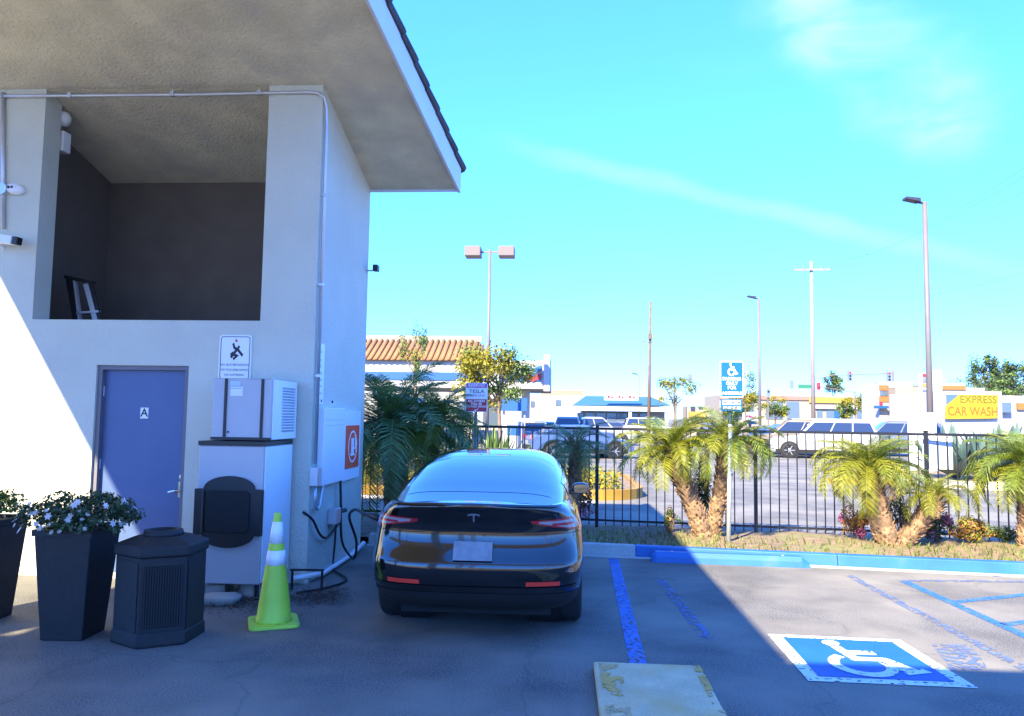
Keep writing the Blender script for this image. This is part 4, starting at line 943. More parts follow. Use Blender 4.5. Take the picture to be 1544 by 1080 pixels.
shrub('red_shrub', 'reddish leafy shrub beyond the fence behind the car', 'shrub', (at(865,695,12.6).x,12.6,.0), (.45,.3,.48), 900, .07, ['leaforange','leafpink','leafdark'], 28)
shrub('dark_shrub', 'dark broad shrub beyond the fence behind the car roof', 'shrub', (at(790,660,12.7).x,12.7,0), (.75,.4,.68), 1600, .075, ['leafdark','leaf','leafdark'], 29, None, 24)
random.seed(31)
# ------------------------------------------------------------------ signs on posts
p = at(1100,700,10.62); base = Vector((g(1097,820,.13).x+.02,10.62,0)); base.z = .1
hs_ = thing('accessible_parking_sign', 'blue accessible parking sign with plate beneath on a grey post', 'sign', base)
tp = at(1103.5,545,10.62)
MB().tube([base-Vector((0,0,.15)), at(1101,640,10.62)], .030, 12).build('post', 'post', hs_, True); MB().tube([at(1101,640,10.62), Vector((tp.x,10.62,tp.z-.02))], .024, 12).build('post_sleeve', 'postgreen', hs_, True)
a, b_ = at(1087,546,10.58), at(1120,598,10.58); xm = (a.x+b_.x)/2; w2 = (b_.x-a.x)/2
z1, z0 = a.z, b_.z
MB().prism(rrect(a.x-.014,b_.x+.014,z0-.012,z1+.014,.03), 10.582, 10.59, lambda u,v,d: (u,d,v)).build('border', 'signwhite', hs_)
MB().prism(rrect(a.x,b_.x,z0,z1,.022), 10.578, 10.5818, lambda u,v,d: (u,d,v)).build('face', 'signblue', hs_)
hh = z1-z0
strokes(ISA_L, .115, lambda u,v,d: (xm-.075+u*.16, 10.5778-d, z0+hh*.60+v*hh*.38), ISA_D, 0, .001).build('wheelchair_symbol', 'signwhite', hs_)
for s_, v, sz in (('PARKING',.505,.062),('ONLY',.375,.062),('FOR',.25,.062),('ACCESSIBLE',.09,.052)): text(s_, sz, 'signwhite', hs_, (xm,10.5775,z0+hh*v), sx=.95, off=.0015)
a2, b2 = at(1087,603,10.58), at(1119,622,10.58)
MB().prism(rrect(a2.x,b2.x,a2.z-.155,a2.z+.01,.015), 10.578, 10.588, lambda u,v,d: (u,d,v)).build('lower_plate', 'signblue', hs_)
MB().box(a2.x+.02,b2.x-.02,10.5765,10.5778,a2.z-.065,a2.z-.005).build('plate_band', 'signwhite', hs_)
text('MINIMUM', .052, 'signblue', hs_, (xm,10.576,a2.z-.035), off=.001); text('FINE $250', .055, 'signwhite', hs_, (xm,10.5775,a2.z-.11), off=.0015)
a, b_ = at(703,578,11.3), at(734,621,11.3); base = Vector((at(716,700,11.34).x,11.34,.1))
ts = thing('charging_bay_sign', 'red and white reserved charging bay sign on a dark post', 'sign', base)
MB().box(base.x-.022,base.x+.022,11.32,11.36,0,b_.z+.4).build('post', 'postgreen', ts)
MB().prism(rrect(a.x-.006,b_.x+.006,b_.z-.006,a.z+.006,.025), 11.302, 11.312, lambda u,v,d: (u,d,v)).build('plate', 'signwhite', ts)
H_ = a.z-b_.z; xm = (a.x+b_.x)/2
MB().box(a.x+.004,b_.x-.004,11.299,11.3015,a.z-H_*.16,a.z-.004).build('header_band', 'purple', ts); MB().box(a.x+.004,b_.x-.004,11.299,11.3015,b_.z+.004,b_.z+H_*.44).build('lower_band', 'red', ts)
text('RESERVED', .056, 'signwhite', ts, (xm,11.2985,a.z-H_*.085), off=.001); text('TESLA', .075, 'ink', ts, (xm,11.3015,a.z-H_*.29), sx=1.1, off=.001); text('CHARGING', .052, 'purple', ts, (xm,11.3015,a.z-H_*.43))
for s_, v in (('ALL OTHERS',.37),('WILL BE',.27),('TOWED AWAY',.175)): text(s_, .045, 'signwhite', ts, (xm,11.2985,b_.z+H_*v), off=.001)
strokes([[(-.03,-.012),(.03,.012)],[(-.03,-.012),(-.005,-.014)]], .010, lambda u,v,d: (xm+u,11.2985-d,b_.z+H_*.065+v), (), 0, .001).build('arrow', 'signwhite', ts)
# white board on the fence, seen through the bars
a, b_ = at(1391,656,11.55), at(1437,708,11.55)
nb = thing('fence_notice_board', 'plain white notice board with faint red print behind the fence bars', 'notice board', ((a.x+b_.x)/2,11.5,b_.z))
MB().box(a.x,b_.x,11.55,11.565,b_.z,a.z).build('board', 'signwhite', nb)
for k in range(3): MB().box(a.x+.06,b_.x-.06,11.5485,11.5498,a.z-.06-.035*k,a.z-.05-.035*k).build('print_line', 'faintpink', nb)
for x in (a.x+.06,b_.x-.06): MB().bar((x,11.566,a.z-.02),(x,11.44,a.z-.02),.012,.012).build('bracket', 'galv', nb)

# ------------------------------------------------------------------ beyond the fence: planted islands
def island(name, x0, x1, y0, y1, h, m_side, label):
    t = thing(name, label, 'planter bed', ((x0+x1)/2,(y0+y1)/2,0)); r = min(1.2,(y1-y0)*.45)
    o_ = rrect(x0,x1,y0,y1,r,8); i_ = rrect(x0+.16,x1-.16,y0+.16,y1-.16,r-.16,8); n = len(o_); mb = MB()
    mb.add([(u,v,0) for u,v in o_]+[(u,v,h) for u,v in o_]+[(u,v,h) for u,v in i_]+[(u,v,h-.06) for u,v in i_], [(j*n+i,j*n+(i+1)%n,(j+1)*n+(i+1)%n,(j+1)*n+i) for j in range(3) for i in range(n)])
    mb.build('kerb', m_side, t, smooth=False)
    mb = MB(); mb.add([(u,v,h-.05) for u,v in i_], [tuple(range(n))]); mb.build('soil', 'mulch', t); return t
island('planter_island', -9, 1.85, 16.75, 22.5, .22, 'yellowkerb', 'long planted island with yellow painted kerb beyond the fence')
mb = MB(); mb.box(-9,.7,16.35,16.72,0,.012); struct(mb.build('white_edge_line', 'whitepaint', ground), 'structure')
island('planter_island', 10.2, 22, 21.4, 27, .22, 'concrete', 'planted island with pale concrete kerb holding blue agaves')
MB().box(7.6,9.2,22.4,22.7,.001,.16).build('yellow_kerb_block', 'yellowkerb', ground)
random.seed(41)
def flowers(label, x0, x1, y0, y1, h, n, mats, cat='flower bed'):
    mb = MB()
    for i in range(n):
        x = random.uniform(x0,x1); y = random.uniform(y0,y1); hh = h*random.uniform(.6,1.1)*(.8+.3*math.sin(x*2.3+y)); p = Vector((x,y,.15+hh*random.random()))
        leafquad(mb, p, Vector((random.uniform(-1,1),random.uniform(-1,.6),random.uniform(0,1.2))), random.uniform(.06,.13), random.uniform(.04,.08), random.randrange(len(mats)))
    o = mb.build('flower_bed', mats, None, fix=False); return struct(tag(o, label, cat), 'stuff')
flowers('bright yellow flowering ground cover on the planted island', -5.5, 1.3, 17.0, 19.0, .42, 5200, ['flowery','leafyellow','flowery','leaf'])
flowers('yellow green low planting at the back of the island', -8.5, 1.0, 19.0, 22.2, .55, 3600, ['leafyellow','leaf','leaf'])
flowers('reddish ground cover edging the island behind the palms', -7.5, -1.5, 22.0, 22.5, .5, 900, ['leaforange','leafpink'])
def agave(name, label, loc, n, L, w_, m, seed, group, up=65):
    rnd = random.Random(seed); t = thing(name, label, 'agave', loc, 0, group); data = []
    for kind in range(2):
        mb = MB(); cols_ = 6; a = R_(8+10*kind)
        for sgn in (-1,1):
            vv = []
            for i in range(cols_+1):
                f_ = i/cols_; hw = .5*w_*(.55+.9*math.sin(math.pi*min(1,f_*.75+.12)))*(1-f_**3)+.002
                c = Vector((L*f_*math.cos(a*f_), 0, L*f_*math.sin(a*f_)-.0)); vv += [c, c+Vector((0,sgn*hw,.35*hw))]
            mb.add(vv, [(2*i,2*i+1,2*i+3,2*i+2) for i in range(cols_)])
        o = mb.build('leaf', m, None, smooth=True, fix=False); data.append(o.data); bpy.data.objects.remove(o)
    for k in range(n):
        f_ = k/n; a = k*2.39996; o = bpy.data.objects.new('leaf', data[k%2]); col.objects.link(o); o.parent = t
        el = R_(88-(88-10)*f_**.8+rnd.uniform(-6,6)); s_ = rnd.uniform(.8,1.1)*(1-.25*(1-f_)); o.scale = (s_,s_,s_); o.rotation_euler = (0,-el,a); o.location = (0,0,.1)
    return t
for px, Y, n, L, lab in ((1440,23,30,1.9,'tall blue agave behind the white notice board'),(1485,22.6,30,1.7,'wide blue agave beneath the yellow car wash sign'),(1535,23.5,32,2.0,'big blue agave at the end of the pale kerbed island'),(1508,24.6,26,1.9,'blue agave behind the wide agave on the island')):
    p = at(px,700,Y); agave('agave', lab, (p.x,p.y,.1), n, L, .30, 'agave', px, 'agaves on the pale kerbed island')
p = at(745,650,19.5); agave('agave', 'pale green round agave on the yellow flowered island', (p.x,p.y,.15), 60, 1.55, .10, 'leaf', 5, None)
p = at(690,660,20.5); agave('agave', 'grey green agave beside the red charging sign post', (p.x,p.y,.15), 40, 1.2, .14, 'agave', 6, None)

# ------------------------------------------------------------------ trees
def tree(name, label, base, h, crown_c, crown_r, n, L, mats, seed, clumps=26, trunk_r=.12, group=None, gap=.45):
    random.seed(seed); base = Vector(base); t = thing(name, label, 'tree', base, 0, group); cc = Vector(crown_c)
    mb = MB(); top = Vector((cc.x,cc.y,cc.z-crown_r[2]*.3)); mid = (base+top)/2+Vector((random.uniform(-.1,.1)*h*.2,0,0)); mb.tube(bez([base,mid,top],6), [trunk_r*(1-.5*i/12) for i in range(13)], 8)
    cl_ = []
    for k in range(clumps):
        d = Vector((random.gauss(0,1),random.gauss(0,1),random.gauss(0,1))).normalized()*random.uniform(gap,.95); c = cc+Vector((d.x*crown_r[0],d.y*crown_r[1],d.z*crown_r[2])); cl_.append(c)
        if k % 2 == 0: s_ = mid+(top-mid)*random.uniform(.2,1); mb.tube([s_, (s_+c)/2+Vector((0,0,-.05*h*.1)), c], [trunk_r*.4,trunk_r*.25,trunk_r*.08], 5)
    mb.build('trunk', 'bark', t, True)
    mb = MB()
    for c in cl_:
        kk = random.uniform(.28,.46); blob_leaves(mb, c, (crown_r[0]*kk,crown_r[1]*kk,crown_r[2]*kk), n//clumps, L, random.randrange(len(mats)), .3)
    mb.build('crown', mats, t, fix=False); return t
b = at(760,650,27); c = at(752,562,27)
tree('yellow_tree', 'yellow green leafy tree before the filling station', (b.x,27,0), 5, c, (1.5,1.3,1.2), 5600, .14, ['leafyellow','leafyellow','leaf'], 51, 30, .09)
for px, py, Y, rx, rz, lab, mats in ((1020,588,52,1.5,1.2,'round green street tree by the blue roofed shop',['leaf','leafyellow']),(1125,585,58,1.3,1.5,'green tree behind the accessible parking sign',['leafyellow','leaf']),(1255,580,120,1.9,1.9,'dull green round tree beyond the beige storefronts',['leafdark','leaf']),
        (1112,612,64,1.4,1.0,'yellow green street tree below the accessible sign',['leafyellow']),(1170,612,75,1.6,1.1,'small street tree before the beige storefront columns',['leaf','leafyellow']),(1315,608,80,1.5,1.6,'slim street tree beside the orange striped tower',['leafyellow','leaf']),(1274,614,85,1.2,1.2,'small tree before the yellow striped storefront',['leafyellow','leaf'])):
    c = at(px,py,Y); tree('street_tree', lab, (c.x,Y,0), 5, c, (rx,rx,rz), 1400, .16*Y/50, mats, px, 14, .11, 'street trees beyond the car park')
for px, py, Y, rx, rz, lab in ((1440,588,150,7,3,'low spreading dark tree behind the car wash'),(1487,568,150,3.0,4.2,'tall feathery pine behind the car wash'),(1510,566,152,2.6,4.0,'second tall feathery pine behind the car wash'),(1535,570,148,3.2,3.6,'brownish bare topped tree behind the car wash'),(1525,586,140,6,2.4,'dense dark low tree right of the pines')):
    c = at(px,py,Y); tree('background_tree', lab, (c.x,Y,0), 9, c, (rx,rx,rz), 2000, .55, ['leafdark','leaf','leafdark'], px+1, 18, .25, 'trees behind the car wash')
c = at(628,525,33); tree('street_tree', 'narrow pale green treetop rising behind the palm clump', (c.x,33,0), 6, c, (.75,.75,1.2), 1100, .12, ['leafyellow','leaf'], 61, 12, .08)
random.seed(71)
# ------------------------------------------------------------------ buildings
def box_px(mb, x0, x1, yt, yb, Y, D, mi=0, zb=None):
    a, b_ = at(x0,yt,Y), at(x1,yt,Y); zt = (a.z+b_.z)/2; z0 = zb if zb is not None else at((x0+x1)/2,yb,Y).z
    return mb.box(a.x,b_.x,Y,Y+D,z0,zt,mi)
def part(name, m, t, *a, **k): return box_px(MB(), *a, **k).build(name, m, t)
# filling station
GY = 45.0; p = at(690,640,GY)
gs = thing('filling_station', 'white filling station canopy with clay tile roof and blue band', 'filling station', (p.x,GY+3,0))
L0, L1 = at(430,550,GY).x, at(828,550,GY).x; zf0, zf1 = at(700,576,GY).z, at(700,543,GY).z; zr = at(640,514,GY+2.5).z
MB().box(L0,L1,GY,GY+9,zf0-.35,zf1).build('fascia_canopy', 'bwhite', gs)
for x0, x1 in ((430,735),(755,815)):
    a, b_ = at(x0,566,GY), at(x1,566,GY); MB().box(a.x,b_.x,GY-.06,GY-.002,at(700,574,GY).z,at(700,562,GY).z).build('blue_band', 'bblue', gs)
R0, R1 = L0+.2, at(735,543,GY).x; zt0 = zf1-.05
MB().add([(R0,GY-.3,zt0),(R1,GY-.3,zt0),(R1-.8,GY+2.6,zr),(R0,GY+2.6,zr),(R1,GY+8,zt0),(R0,GY+8,zt0)], [(0,1,2,3),(1,4,2),(3,2,4,5),(0,3,5)]).build('roof', 'tileorange', gs)
rt = None; nT = int((R1-R0)/.36); sl_v = Vector((0,2.9,zr-zt0))
tile_me = MB().tube([(0,0,0), sl_v], .11, 8).build('roof_tile', 'tileorange', gs, True, world=False)
tile_me.location = Vector((R1-.15,GY-.32,zt0+.03))-gs.location
for i in range(1, nT):
    c_ = tile_me.copy(); col.objects.link(c_); c_.location.x = tile_me.location.x-i*.36
    if i < 3: c_.scale = (1,.6+.15*i,.6+.15*i)
MB().box(R0,R1-.6,GY+2.5,GY+2.8,zr-.05,zr+.32).build('ridge_cap', 'bcream', gs)
xs_ = (at(805,560,GY).x, zf1-.25)
em = MB(); f = lambda u,v,d: (xs_[0]-.55+u, GY-.07-d, xs_[1]-.95+v)
MB().prism([(0,.62),(.5,.42),(1,.62),(1,.95),(.5,.75),(0,.95)], 0, .03, f).build('emblem_chevron', 'chevblue', gs); MB().prism([(0,.15),(.5,-.05),(1,.15),(1,.48),(.5,.28),(0,.48)], 0, .03, f).build('emblem_chevron', 'chevred', gs)
MB().box(L1-.30,L1+.05,GY-.4,GY-.002,zf0-.5,zf1+.35).build('sign_panel', 'bwhite', gs); MB().box(L1+.052,L1+.06,GY-.3,GY+3,zf0-.3,zf1+.2).build('side_sign', 'bblue', gs)
for px in (470,600,700,790): x = at(px,600,GY).x; MB().box(x-.25,x+.25,GY+2,GY+2.5,0,zf0-.36).build('column', 'bwhite', gs)
MB().box(L0,at(790,600,GY+14).x,GY+14,GY+20,0,4.2).build('shop_wall', 'bwhite', gs)
for px in (580,620,660,700,740): x = at(px,620,GY+14).x; MB().box(x-.6,x+.6,GY+13.94,GY+13.998,.9,2.6).build('shop_window', 'winglass', gs)
for px, Y in ((775,41),(620,43)):
    p = at(px,640,Y); t = thing('fuel_pump', 'blue topped fuel pump under the filling station canopy' if px == 775 else 'blue topped fuel pump behind the palm clump', 'fuel pump', (p.x,Y,0), 0, 'fuel pumps')
    MB().box(p.x-.7,p.x+.7,Y-.3,Y+.3,2.05,2.75).build('canopy_sign', 'bblue', t); MB().box(p.x-.45,p.x+.45,Y-.25,Y+.25,0,1.5).build('cabinet', 'bwhite', t); MB().box(p.x-.35,p.x+.35,Y-.262,Y-.251,.75,1.3).build('screen', 'bblue', t)
    for s_ in (-.55,.55): MB().box(p.x+s_-.05,p.x+s_+.05,Y-.05,Y+.05,0,2.05).build('post', 'bwhite', t)
# white flat building and blue-roofed shop
wbk = thing('white_warehouse', 'low white building with tan roof edge left of the blue roof', 'building', (at(840,620,95).x,95,0))
part('wall', 'bwhite', wbk, 770, 888, 596, 640, 95, 10, zb=0); part('roof_edge', 'btan', wbk, 815, 880, 588, 596, 97, 6)
part('window', 'winglass', wbk, 838, 846, 603, 612, 94.9, .05); part('window', 'winglass', wbk, 800, 806, 605, 614, 94.9, .05)
bs = thing('blue_roof_shop', 'shop with blue sloping roof and white sign with red letters', 'shop', (at(940,630,75).x,75,0))
a, b_ = at(862,612,75), at(1010,612,75); rt_ = at(883,597,78)
MB().add([(a.x,74,a.z),(b_.x,74,b_.z),(b_.x-1.5,78,rt_.z),(rt_.x,78,rt_.z),(a.x+1,84,a.z),(b_.x,84,b_.z)], [(0,1,2,3),(3,2,5,4),(0,3,4),(1,5,2)]).build('roof', 'blueroof', bs)
MB().box(a.x,b_.x,74,74.3,a.z-.45,a.z-.02).build('fascia', 'bwhite', bs); MB().box(a.x+1,b_.x-.5,75,83,0,a.z-.46).build('wall', 'bcream', bs)
for px in (872,890,906,922,938,954,972): x = at(px,622,75).x; MB().box(x-.45,x+.45,74.9,74.998,.9,2.2).build('window', 'winglass', bs)
for px in (868,950,1005): x = at(px,622,74.2).x; MB().box(x-.15,x+.15,74.1,74.3,0,a.z-.46).build('column', 'bwhite', bs)
a, b_ = at(911,594,73.8), at(962,604,73.8)
MB().box(a.x,b_.x,73.6,73.9,b_.z,a.z).build('sign_board', 'signwhite', bs)
# illegible at this distance: rows of red strokes
for i, px in enumerate((918,923,928,934,939,944,950,956)):
    x = at(px,599,73.5).x; MB().box(x-.12,x+.10,73.56,73.598,b_.z+.2,a.z-.16-.08*(i%3)).build('sign_stroke', 'red', bs)
part('roof_unit', 'bwhite', bs, 965, 1000, 596, 612, 78, 1.0)
# beige storefront row
bf = thing('beige_storefronts', 'long beige storefront row with terracotta and yellow parapet bands', 'shops', (at(1210,630,110).x,110,0))
part('wall', 'bcream', bf, 1085, 1312, 597, 640, 110, 12, zb=0); part('parapet_band', 'bpink', bf, 1085, 1245, 597, 603, 109.8, .19)
part('yellow_band', 'byellow', bf, 1220, 1312, 600, 608, 109.75, .2); part('canopy_band', 'bwhite', bf, 1230, 1310, 612, 617, 109.6, .3)
for x0, x1 in ((1130,1137),(1155,1180),(1186,1205),(1232,1240),(1246,1262),(1270,1286),(1292,1304),(1090,1100),(1106,1118)): part('shop_window', 'winglass', bf, x0, x1, 606 if x1 < 1210 else 619, 632, 109.9, .08)
part('blue_shopfront', 'bblue', bf, 1258, 1266, 617, 630, 109.82, .06)
rs2 = thing('red_swoosh_sign', 'white roadside sign with red swoosh and blue foot', 'sign', (at(1130,632,62).x,62,0))
part('board', 'signwhite', rs2, 1120, 1142, 622, 634, 62, .15); part('blue_foot', 'bblue', rs2, 1122, 1142, 635, 640, 62, .15); part('leg', 'polegrey', rs2, 1129, 1133, 634, 650, 62.16, .1, zb=0)
MB().prism([(0,.35),(.3,.45),(.65,.2),(1.0,.4),(1.0,.2),(.65,0),(.3,.25),(0,.15)], 0, .02, lambda u,v,d: (at(1125,628,62).x+u*.8, 61.99-d, at(1125,631,62).z+v*.6)).build('swoosh', 'red', rs2)
ys = thing('yellow_shop_sign', 'small yellow awning sign behind the twin palm crown', 'awning', (at(1052,626,80).x,80,0)); part('awning', 'byellow', ys, 1040, 1064, 621, 629, 80, .6); part('wall', 'bcream', ys, 1036, 1070, 613, 640, 80.7, 3, zb=0)
# orange striped tower and white tower
tw = thing('striped_tower', 'white building with orange striped corner tower', 'building', (at(1370,630,70).x,70,0))
part('tower', 'bwhite', tw, 1325, 1376, 576, 650, 70, 4, zb=0)
for y0_, m in ((581,'borange'),(598,'borange')): part('stripe', m, tw, 1326, 1340, y0_, y0_+8, 69.9, .08)
part('tower_window', 'winglass', tw, 1327, 1339, 590, 597, 69.9, .08); part('awning', 'bblue', tw, 1322, 1340, 612, 616, 69.3, .6)
part('wing', 'bcream', tw, 1350, 1394, 584, 650, 68.5, 3, zb=0); part('door', 'winglass', tw, 1353, 1364, 612, 632, 68.4, .08); part('sign_light', 'red', tw, 1326, 1331, 607, 611, 69.85, .05)
pt = thing('tenant_pylon', 'tall white pylon with rows of tenant signs beside the lamp post', 'pylon sign', (at(1404,630,60).x,60,0))
part('slab', 'bwhite', pt, 1405, 1420, 558, 660, 60, .9, zb=0); part('board', 'bwhite', pt, 1390, 1405, 562, 622, 60.1, .6)
for y0_, m in ((564,'red'),(570,'cargrey'),(579,'byellow'),(588,'carsilver'),(596,'borange'),(605,'carsilver'),(613,'red')): part('sign_panel', m, pt, 1391.5, 1404, y0_, y0_+(4 if m in ('red','byellow') else 6), 60.02, .06)
cw_ = thing('car_wash', 'white car wash building with big yellow lettered sign', 'car wash', (at(1460,630,55).x,55,0))
part('wall', 'bwhite', cw_, 1424, 1510, 590, 650, 55, 9, zb=0); part('rear_block', 'bcream', cw_, 1418, 1456, 578, 650, 66, 6, zb=0); part('orange_band', 'borange', cw_, 1418, 1456, 582, 588, 65.9, .08); part('upper_block', 'bwhite', cw_, 1456, 1485, 585, 592, 66, 5)
part('open_bay', 'winglass', cw_, 1510, 1525, 607, 622, 56, .3); part('side_wing', 'bwhite', cw_, 1510, 1570, 597, 650, 56.5, 8, zb=0); part('orange_panel', 'borange', cw_, 1534, 1550, 608, 618, 56.3, .15); part('photo_panel', 'carblue', cw_, 1427, 1444, 595, 612, 54.9, .08)
cs = thing('car_wash_sign', 'yellow sign lettered EXPRESS CAR WASH on the white car wash', 'sign', (at(1465,632,54.8).x,54.8,at(1465,632,54.8).z))
pp = [at(x,y,54.8) for x, y in ((1425,632),(1503,631),(1504,596),(1447,595),(1426,612))]
MB().prism([(p.x,p.z) for p in pp], 54.72, 54.85, lambda u,v,d: (u,d,v)).build('board', 'signyellow', cs)
M['signdark'] = mat('sign_letter_olive', (.13,.11,.005), .6); M['signorange'] = mat('sign_letter_orange', (.20,.09,.006), .6)
c = at(1475,603,54.7); text('EXPRESS', .72, 'signdark', cs, (c.x,54.70,c.z), sx=.92, off=.01); c = at(1467,621,54.7); text('CAR WASH', .86, 'signorange', cs, (c.x,54.70,c.z), sx=.76, off=.01)
ms = thing('monument_sign', 'white monument sign with pink stripes before the car wash', 'sign', (at(1395,655,26).x,26,0))
part('panel', 'signwhite', ms, 1374, 1411, 622, 660, 26, .3, zb=.2); part('foot', 'concrete', ms, 1378, 1407, 660, 670, 26.02, .25, zb=0)
for y0_ in (626,631): part('stripe', 'faintpink', ms, 1376, 1409, y0_, y0_+2, 25.98, .015)
# ------------------------------------------------------------------ poles
def lamp(name, label, px, ytop, Y, r, head, group):
    tp = at(px,ytop,Y); t = thing(name, label, 'lamp post', (tp.x,Y,0), 0, group)
    MB().tube([(tp.x,Y,0),(tp.x,Y,tp.z)], [r,r*.8], 10).build('pole', 'polegrey', t, True); MB().lathe([(r*1.9,0),(r*1.9,.5),(r*1.5,.6)], (tp.x,Y,0), 12).build('base', 'concrete', t); head(t, tp); return t
def head_double(t, p):
    MB().bar((p.x-.95,p.y,p.z-.12),(p.x+.95,p.y,p.z-.12),.08,.08).build('arm', 'lamphead', t)
    for s_ in (-1,1): MB().box(p.x+s_*.85-.4,p.x+s_*.85+.4,p.y-.45,p.y+.45,p.z-.38,p.z+.12).build('lamp_head', 'lamphead', t, bevel=.03)
def head_single(t, p):
    MB().bar((p.x,p.y,p.z-.05),(p.x-.35,p.y,p.z+.02),.08,.08).build('arm', 'lampdark', t); MB().add([(p.x-.75,p.y-.2,p.z+.10),(p.x-.22,p.y-.2,p.z-.02),(p.x-.22,p.y+.2,p.z-.02),(p.x-.75,p.y+.2,p.z+.10),(p.x-.75,p.y-.2,p.z+.18),(p.x-.22,p.y-.2,p.z+.12),(p.x-.22,p.y+.2,p.z+.12),(p.x-.75,p.y+.2,p.z+.18)],[(0,3,2,1),(4,5,6,7),(0,1,5,4),(1,2,6,5),(2,3,7,6),(3,0,4,7)]).build('lamp_head', 'lampdark', t)
lamp('lamp_post', 'tall lamp post with two box heads above the tile roof', 739, 377, 38, .09, head_double, 'car park lamp posts')
lamp('lamp_post', 'thick tall grey lamp post with one dark head beside the pylon', 1394, 305, 30, .115, head_single, 'car park lamp posts')
lamp('lamp_post', 'slim lamp post with one dark head right of the accessible sign', 1144, 450, 52, .10, head_single, 'car park lamp posts')
lamp('lamp_post', 'small distant lamp post above the blue roofed shop', 963, 565, 85, .10, head_single, 'car park lamp posts')
tp = at(1223,394,70); up = thing('utility_pole', 'pale wooden utility pole with one wide crossarm', 'utility pole', (tp.x,70,0))
M['palewood'] = mat('pale_pole', (.22,.18,.175), .85, var=.1)
MB().tube([(tp.x,70,0),(tp.x,70,tp.z)], [.19,.13], 10).build('pole', 'palewood', up, True); MB().bar((tp.x-1.55,69.8,tp.z-.85),(tp.x+1.55,69.8,tp.z-.8),.12,.16).build('crossarm', 'palewood', up)
for dx in (-1.5,-.8,.8,1.5): MB().lathe([(.07,0),(.05,.12),(.07,.2),(.02,.3)], (tp.x+dx,69.8,tp.z-.74), 8).build('insulator', 'polegrey', up)
tp2 = at(981,455,60); u2 = thing('utility_pole', 'thin brown pole with short arm above the blue roofed shop', 'utility pole', (tp2.x,60,0))
MB().tube([(tp2.x-.15,60,0),(tp2.x,60,tp2.z)], [.15,.09], 10).build('pole', 'wood', u2, True); MB().bar((tp2.x-.75,59.9,at(978,516,60).z),(tp2.x+.75,59.9,at(978,516,60).z),.08,.1).build('crossarm', 'wood', u2); MB().box(tp2.x-.17,tp2.x+.12,59.7,60.1,at(978,512,60).z,at(978,504,60).z).build('fitting', 'wood', u2)
for k, (dx, e) in enumerate(((1.5,(1600,215)),(.8,(1600,232)),(-.8,(1600,262)),(1.5,(1600,395)))):
    a = Vector((tp.x+dx,69.8,tp.z-.45 if k < 3 else tp.z-3.2)); b_ = at(e[0],e[1],40); pts = [a+(b_-a)*(i/16)-Vector((0,0,1.0*math.sin(math.pi*i/16))) for i in range(17)]
    tag(MB().tube(pts, .012, 5).build('power_line', 'wire', None), ('thin power line from the outer right insulator of the pale utility pole','thin power line from the inner right insulator of the pale utility pole','thin power line from the left side of the utility pole crossarm','low thin cable from the shaft of the pale utility pole')[k], 'power line', 'power lines')
# traffic signals
def signal(px, py, Y, m='black'):
    p = at(px,py,Y); return p
sm = at(1375,560,88); tsg = thing('traffic_signal_mast', 'traffic signal mast with long arm carrying signal heads', 'traffic signal', (at(1348,640,88).x,88,0))
xb = at(1348,640,88).x; za = at(1340,563,88).z
MB().tube([(xb,88,0),(xb,88,za+.3)], .12, 8).build('pole', 'polegrey', tsg); MB().tube([(xb,88,za),(at(1255,566,88).x,88,at(1255,566,88).z),(at(1205,578,88).x,88,at(1205,578,88).z)], [.08,.06,.04], 6).build('mast_arm', 'polegrey', tsg)
for px, py in ((1281,567),(1340,568)):
    p = at(px,py,87.8); h_ = MB().box(p.x-.2,p.x+.2,87.6,87.9,p.z-.6,p.z+.55).build('signal_head', 'cargrey', tsg)
    for k in (-.35,0,.35): MB().lathe([(.12,-.05),(.12,0)], (p.x,87.6,p.z+k), 10, 'y').build('lens', 'mred' if k > .2 else 'black', h_)
p = at(1214,583,87.9); MB().box(p.x-.75,p.x+.75,87.86,87.9,p.z-.2,p.z+.2).build('street_name_sign', 'green', tsg)
ts2 = thing('traffic_signal_mast', 'traffic signal post with red back plate over the storefronts', 'traffic signal', (at(1290,640,92).x,92,0))
xb = at(1290,640,92).x; MB().tube([(xb,92,0),(xb,92,at(1270,590,92).z)], .1, 8).build('pole', 'polegrey', ts2); MB().tube([(xb,92,at(1290,592,92).z),(at(1236,583,92).x,92,at(1236,583,92).z)], .05, 6).build('mast_arm', 'polegrey', ts2)
p = at(1234,582,91.9); h_ = MB().box(p.x-.22,p.x+.2,91.7,91.9,p.z-.5,p.z+.4).build('signal_head', 'mred', ts2); MB().lathe([(.12,-.05),(.12,0)], (p.x,91.7,p.z-.2), 10, 'y').build('lens', 'black', h_)
ts3 = thing('traffic_signal_mast', 'traffic signal post beside the slim lamp post', 'traffic signal', (at(1158,640,72).x,72,0)); p = at(1158,594,72)
MB().tube([(p.x,72,0),(p.x,72,p.z)], .07, 8).build('pole', 'polegrey', ts3); h_ = MB().box(p.x-.15,p.x+.15,71.8,71.95,p.z-.35,p.z+.45).build('signal_head', 'cargrey', ts3); MB().lathe([(.1,-.05),(.1,0)], (p.x,71.8,p.z+.2), 10, 'y').build('lens', 'black', h_)
p = at(1193,580,88); MB().box(p.x-.18,p.x+.18,87.6,87.9,p.z-.5,p.z+.45).build('signal_head', 'cargrey', tsg)
ts4 = thing('traffic_signal_mast', 'traffic signals on an arm above the round street tree', 'traffic signal', (at(1017,640,78).x,78,0)); p = at(1040,572,78); xb = at(1017,600,78).x
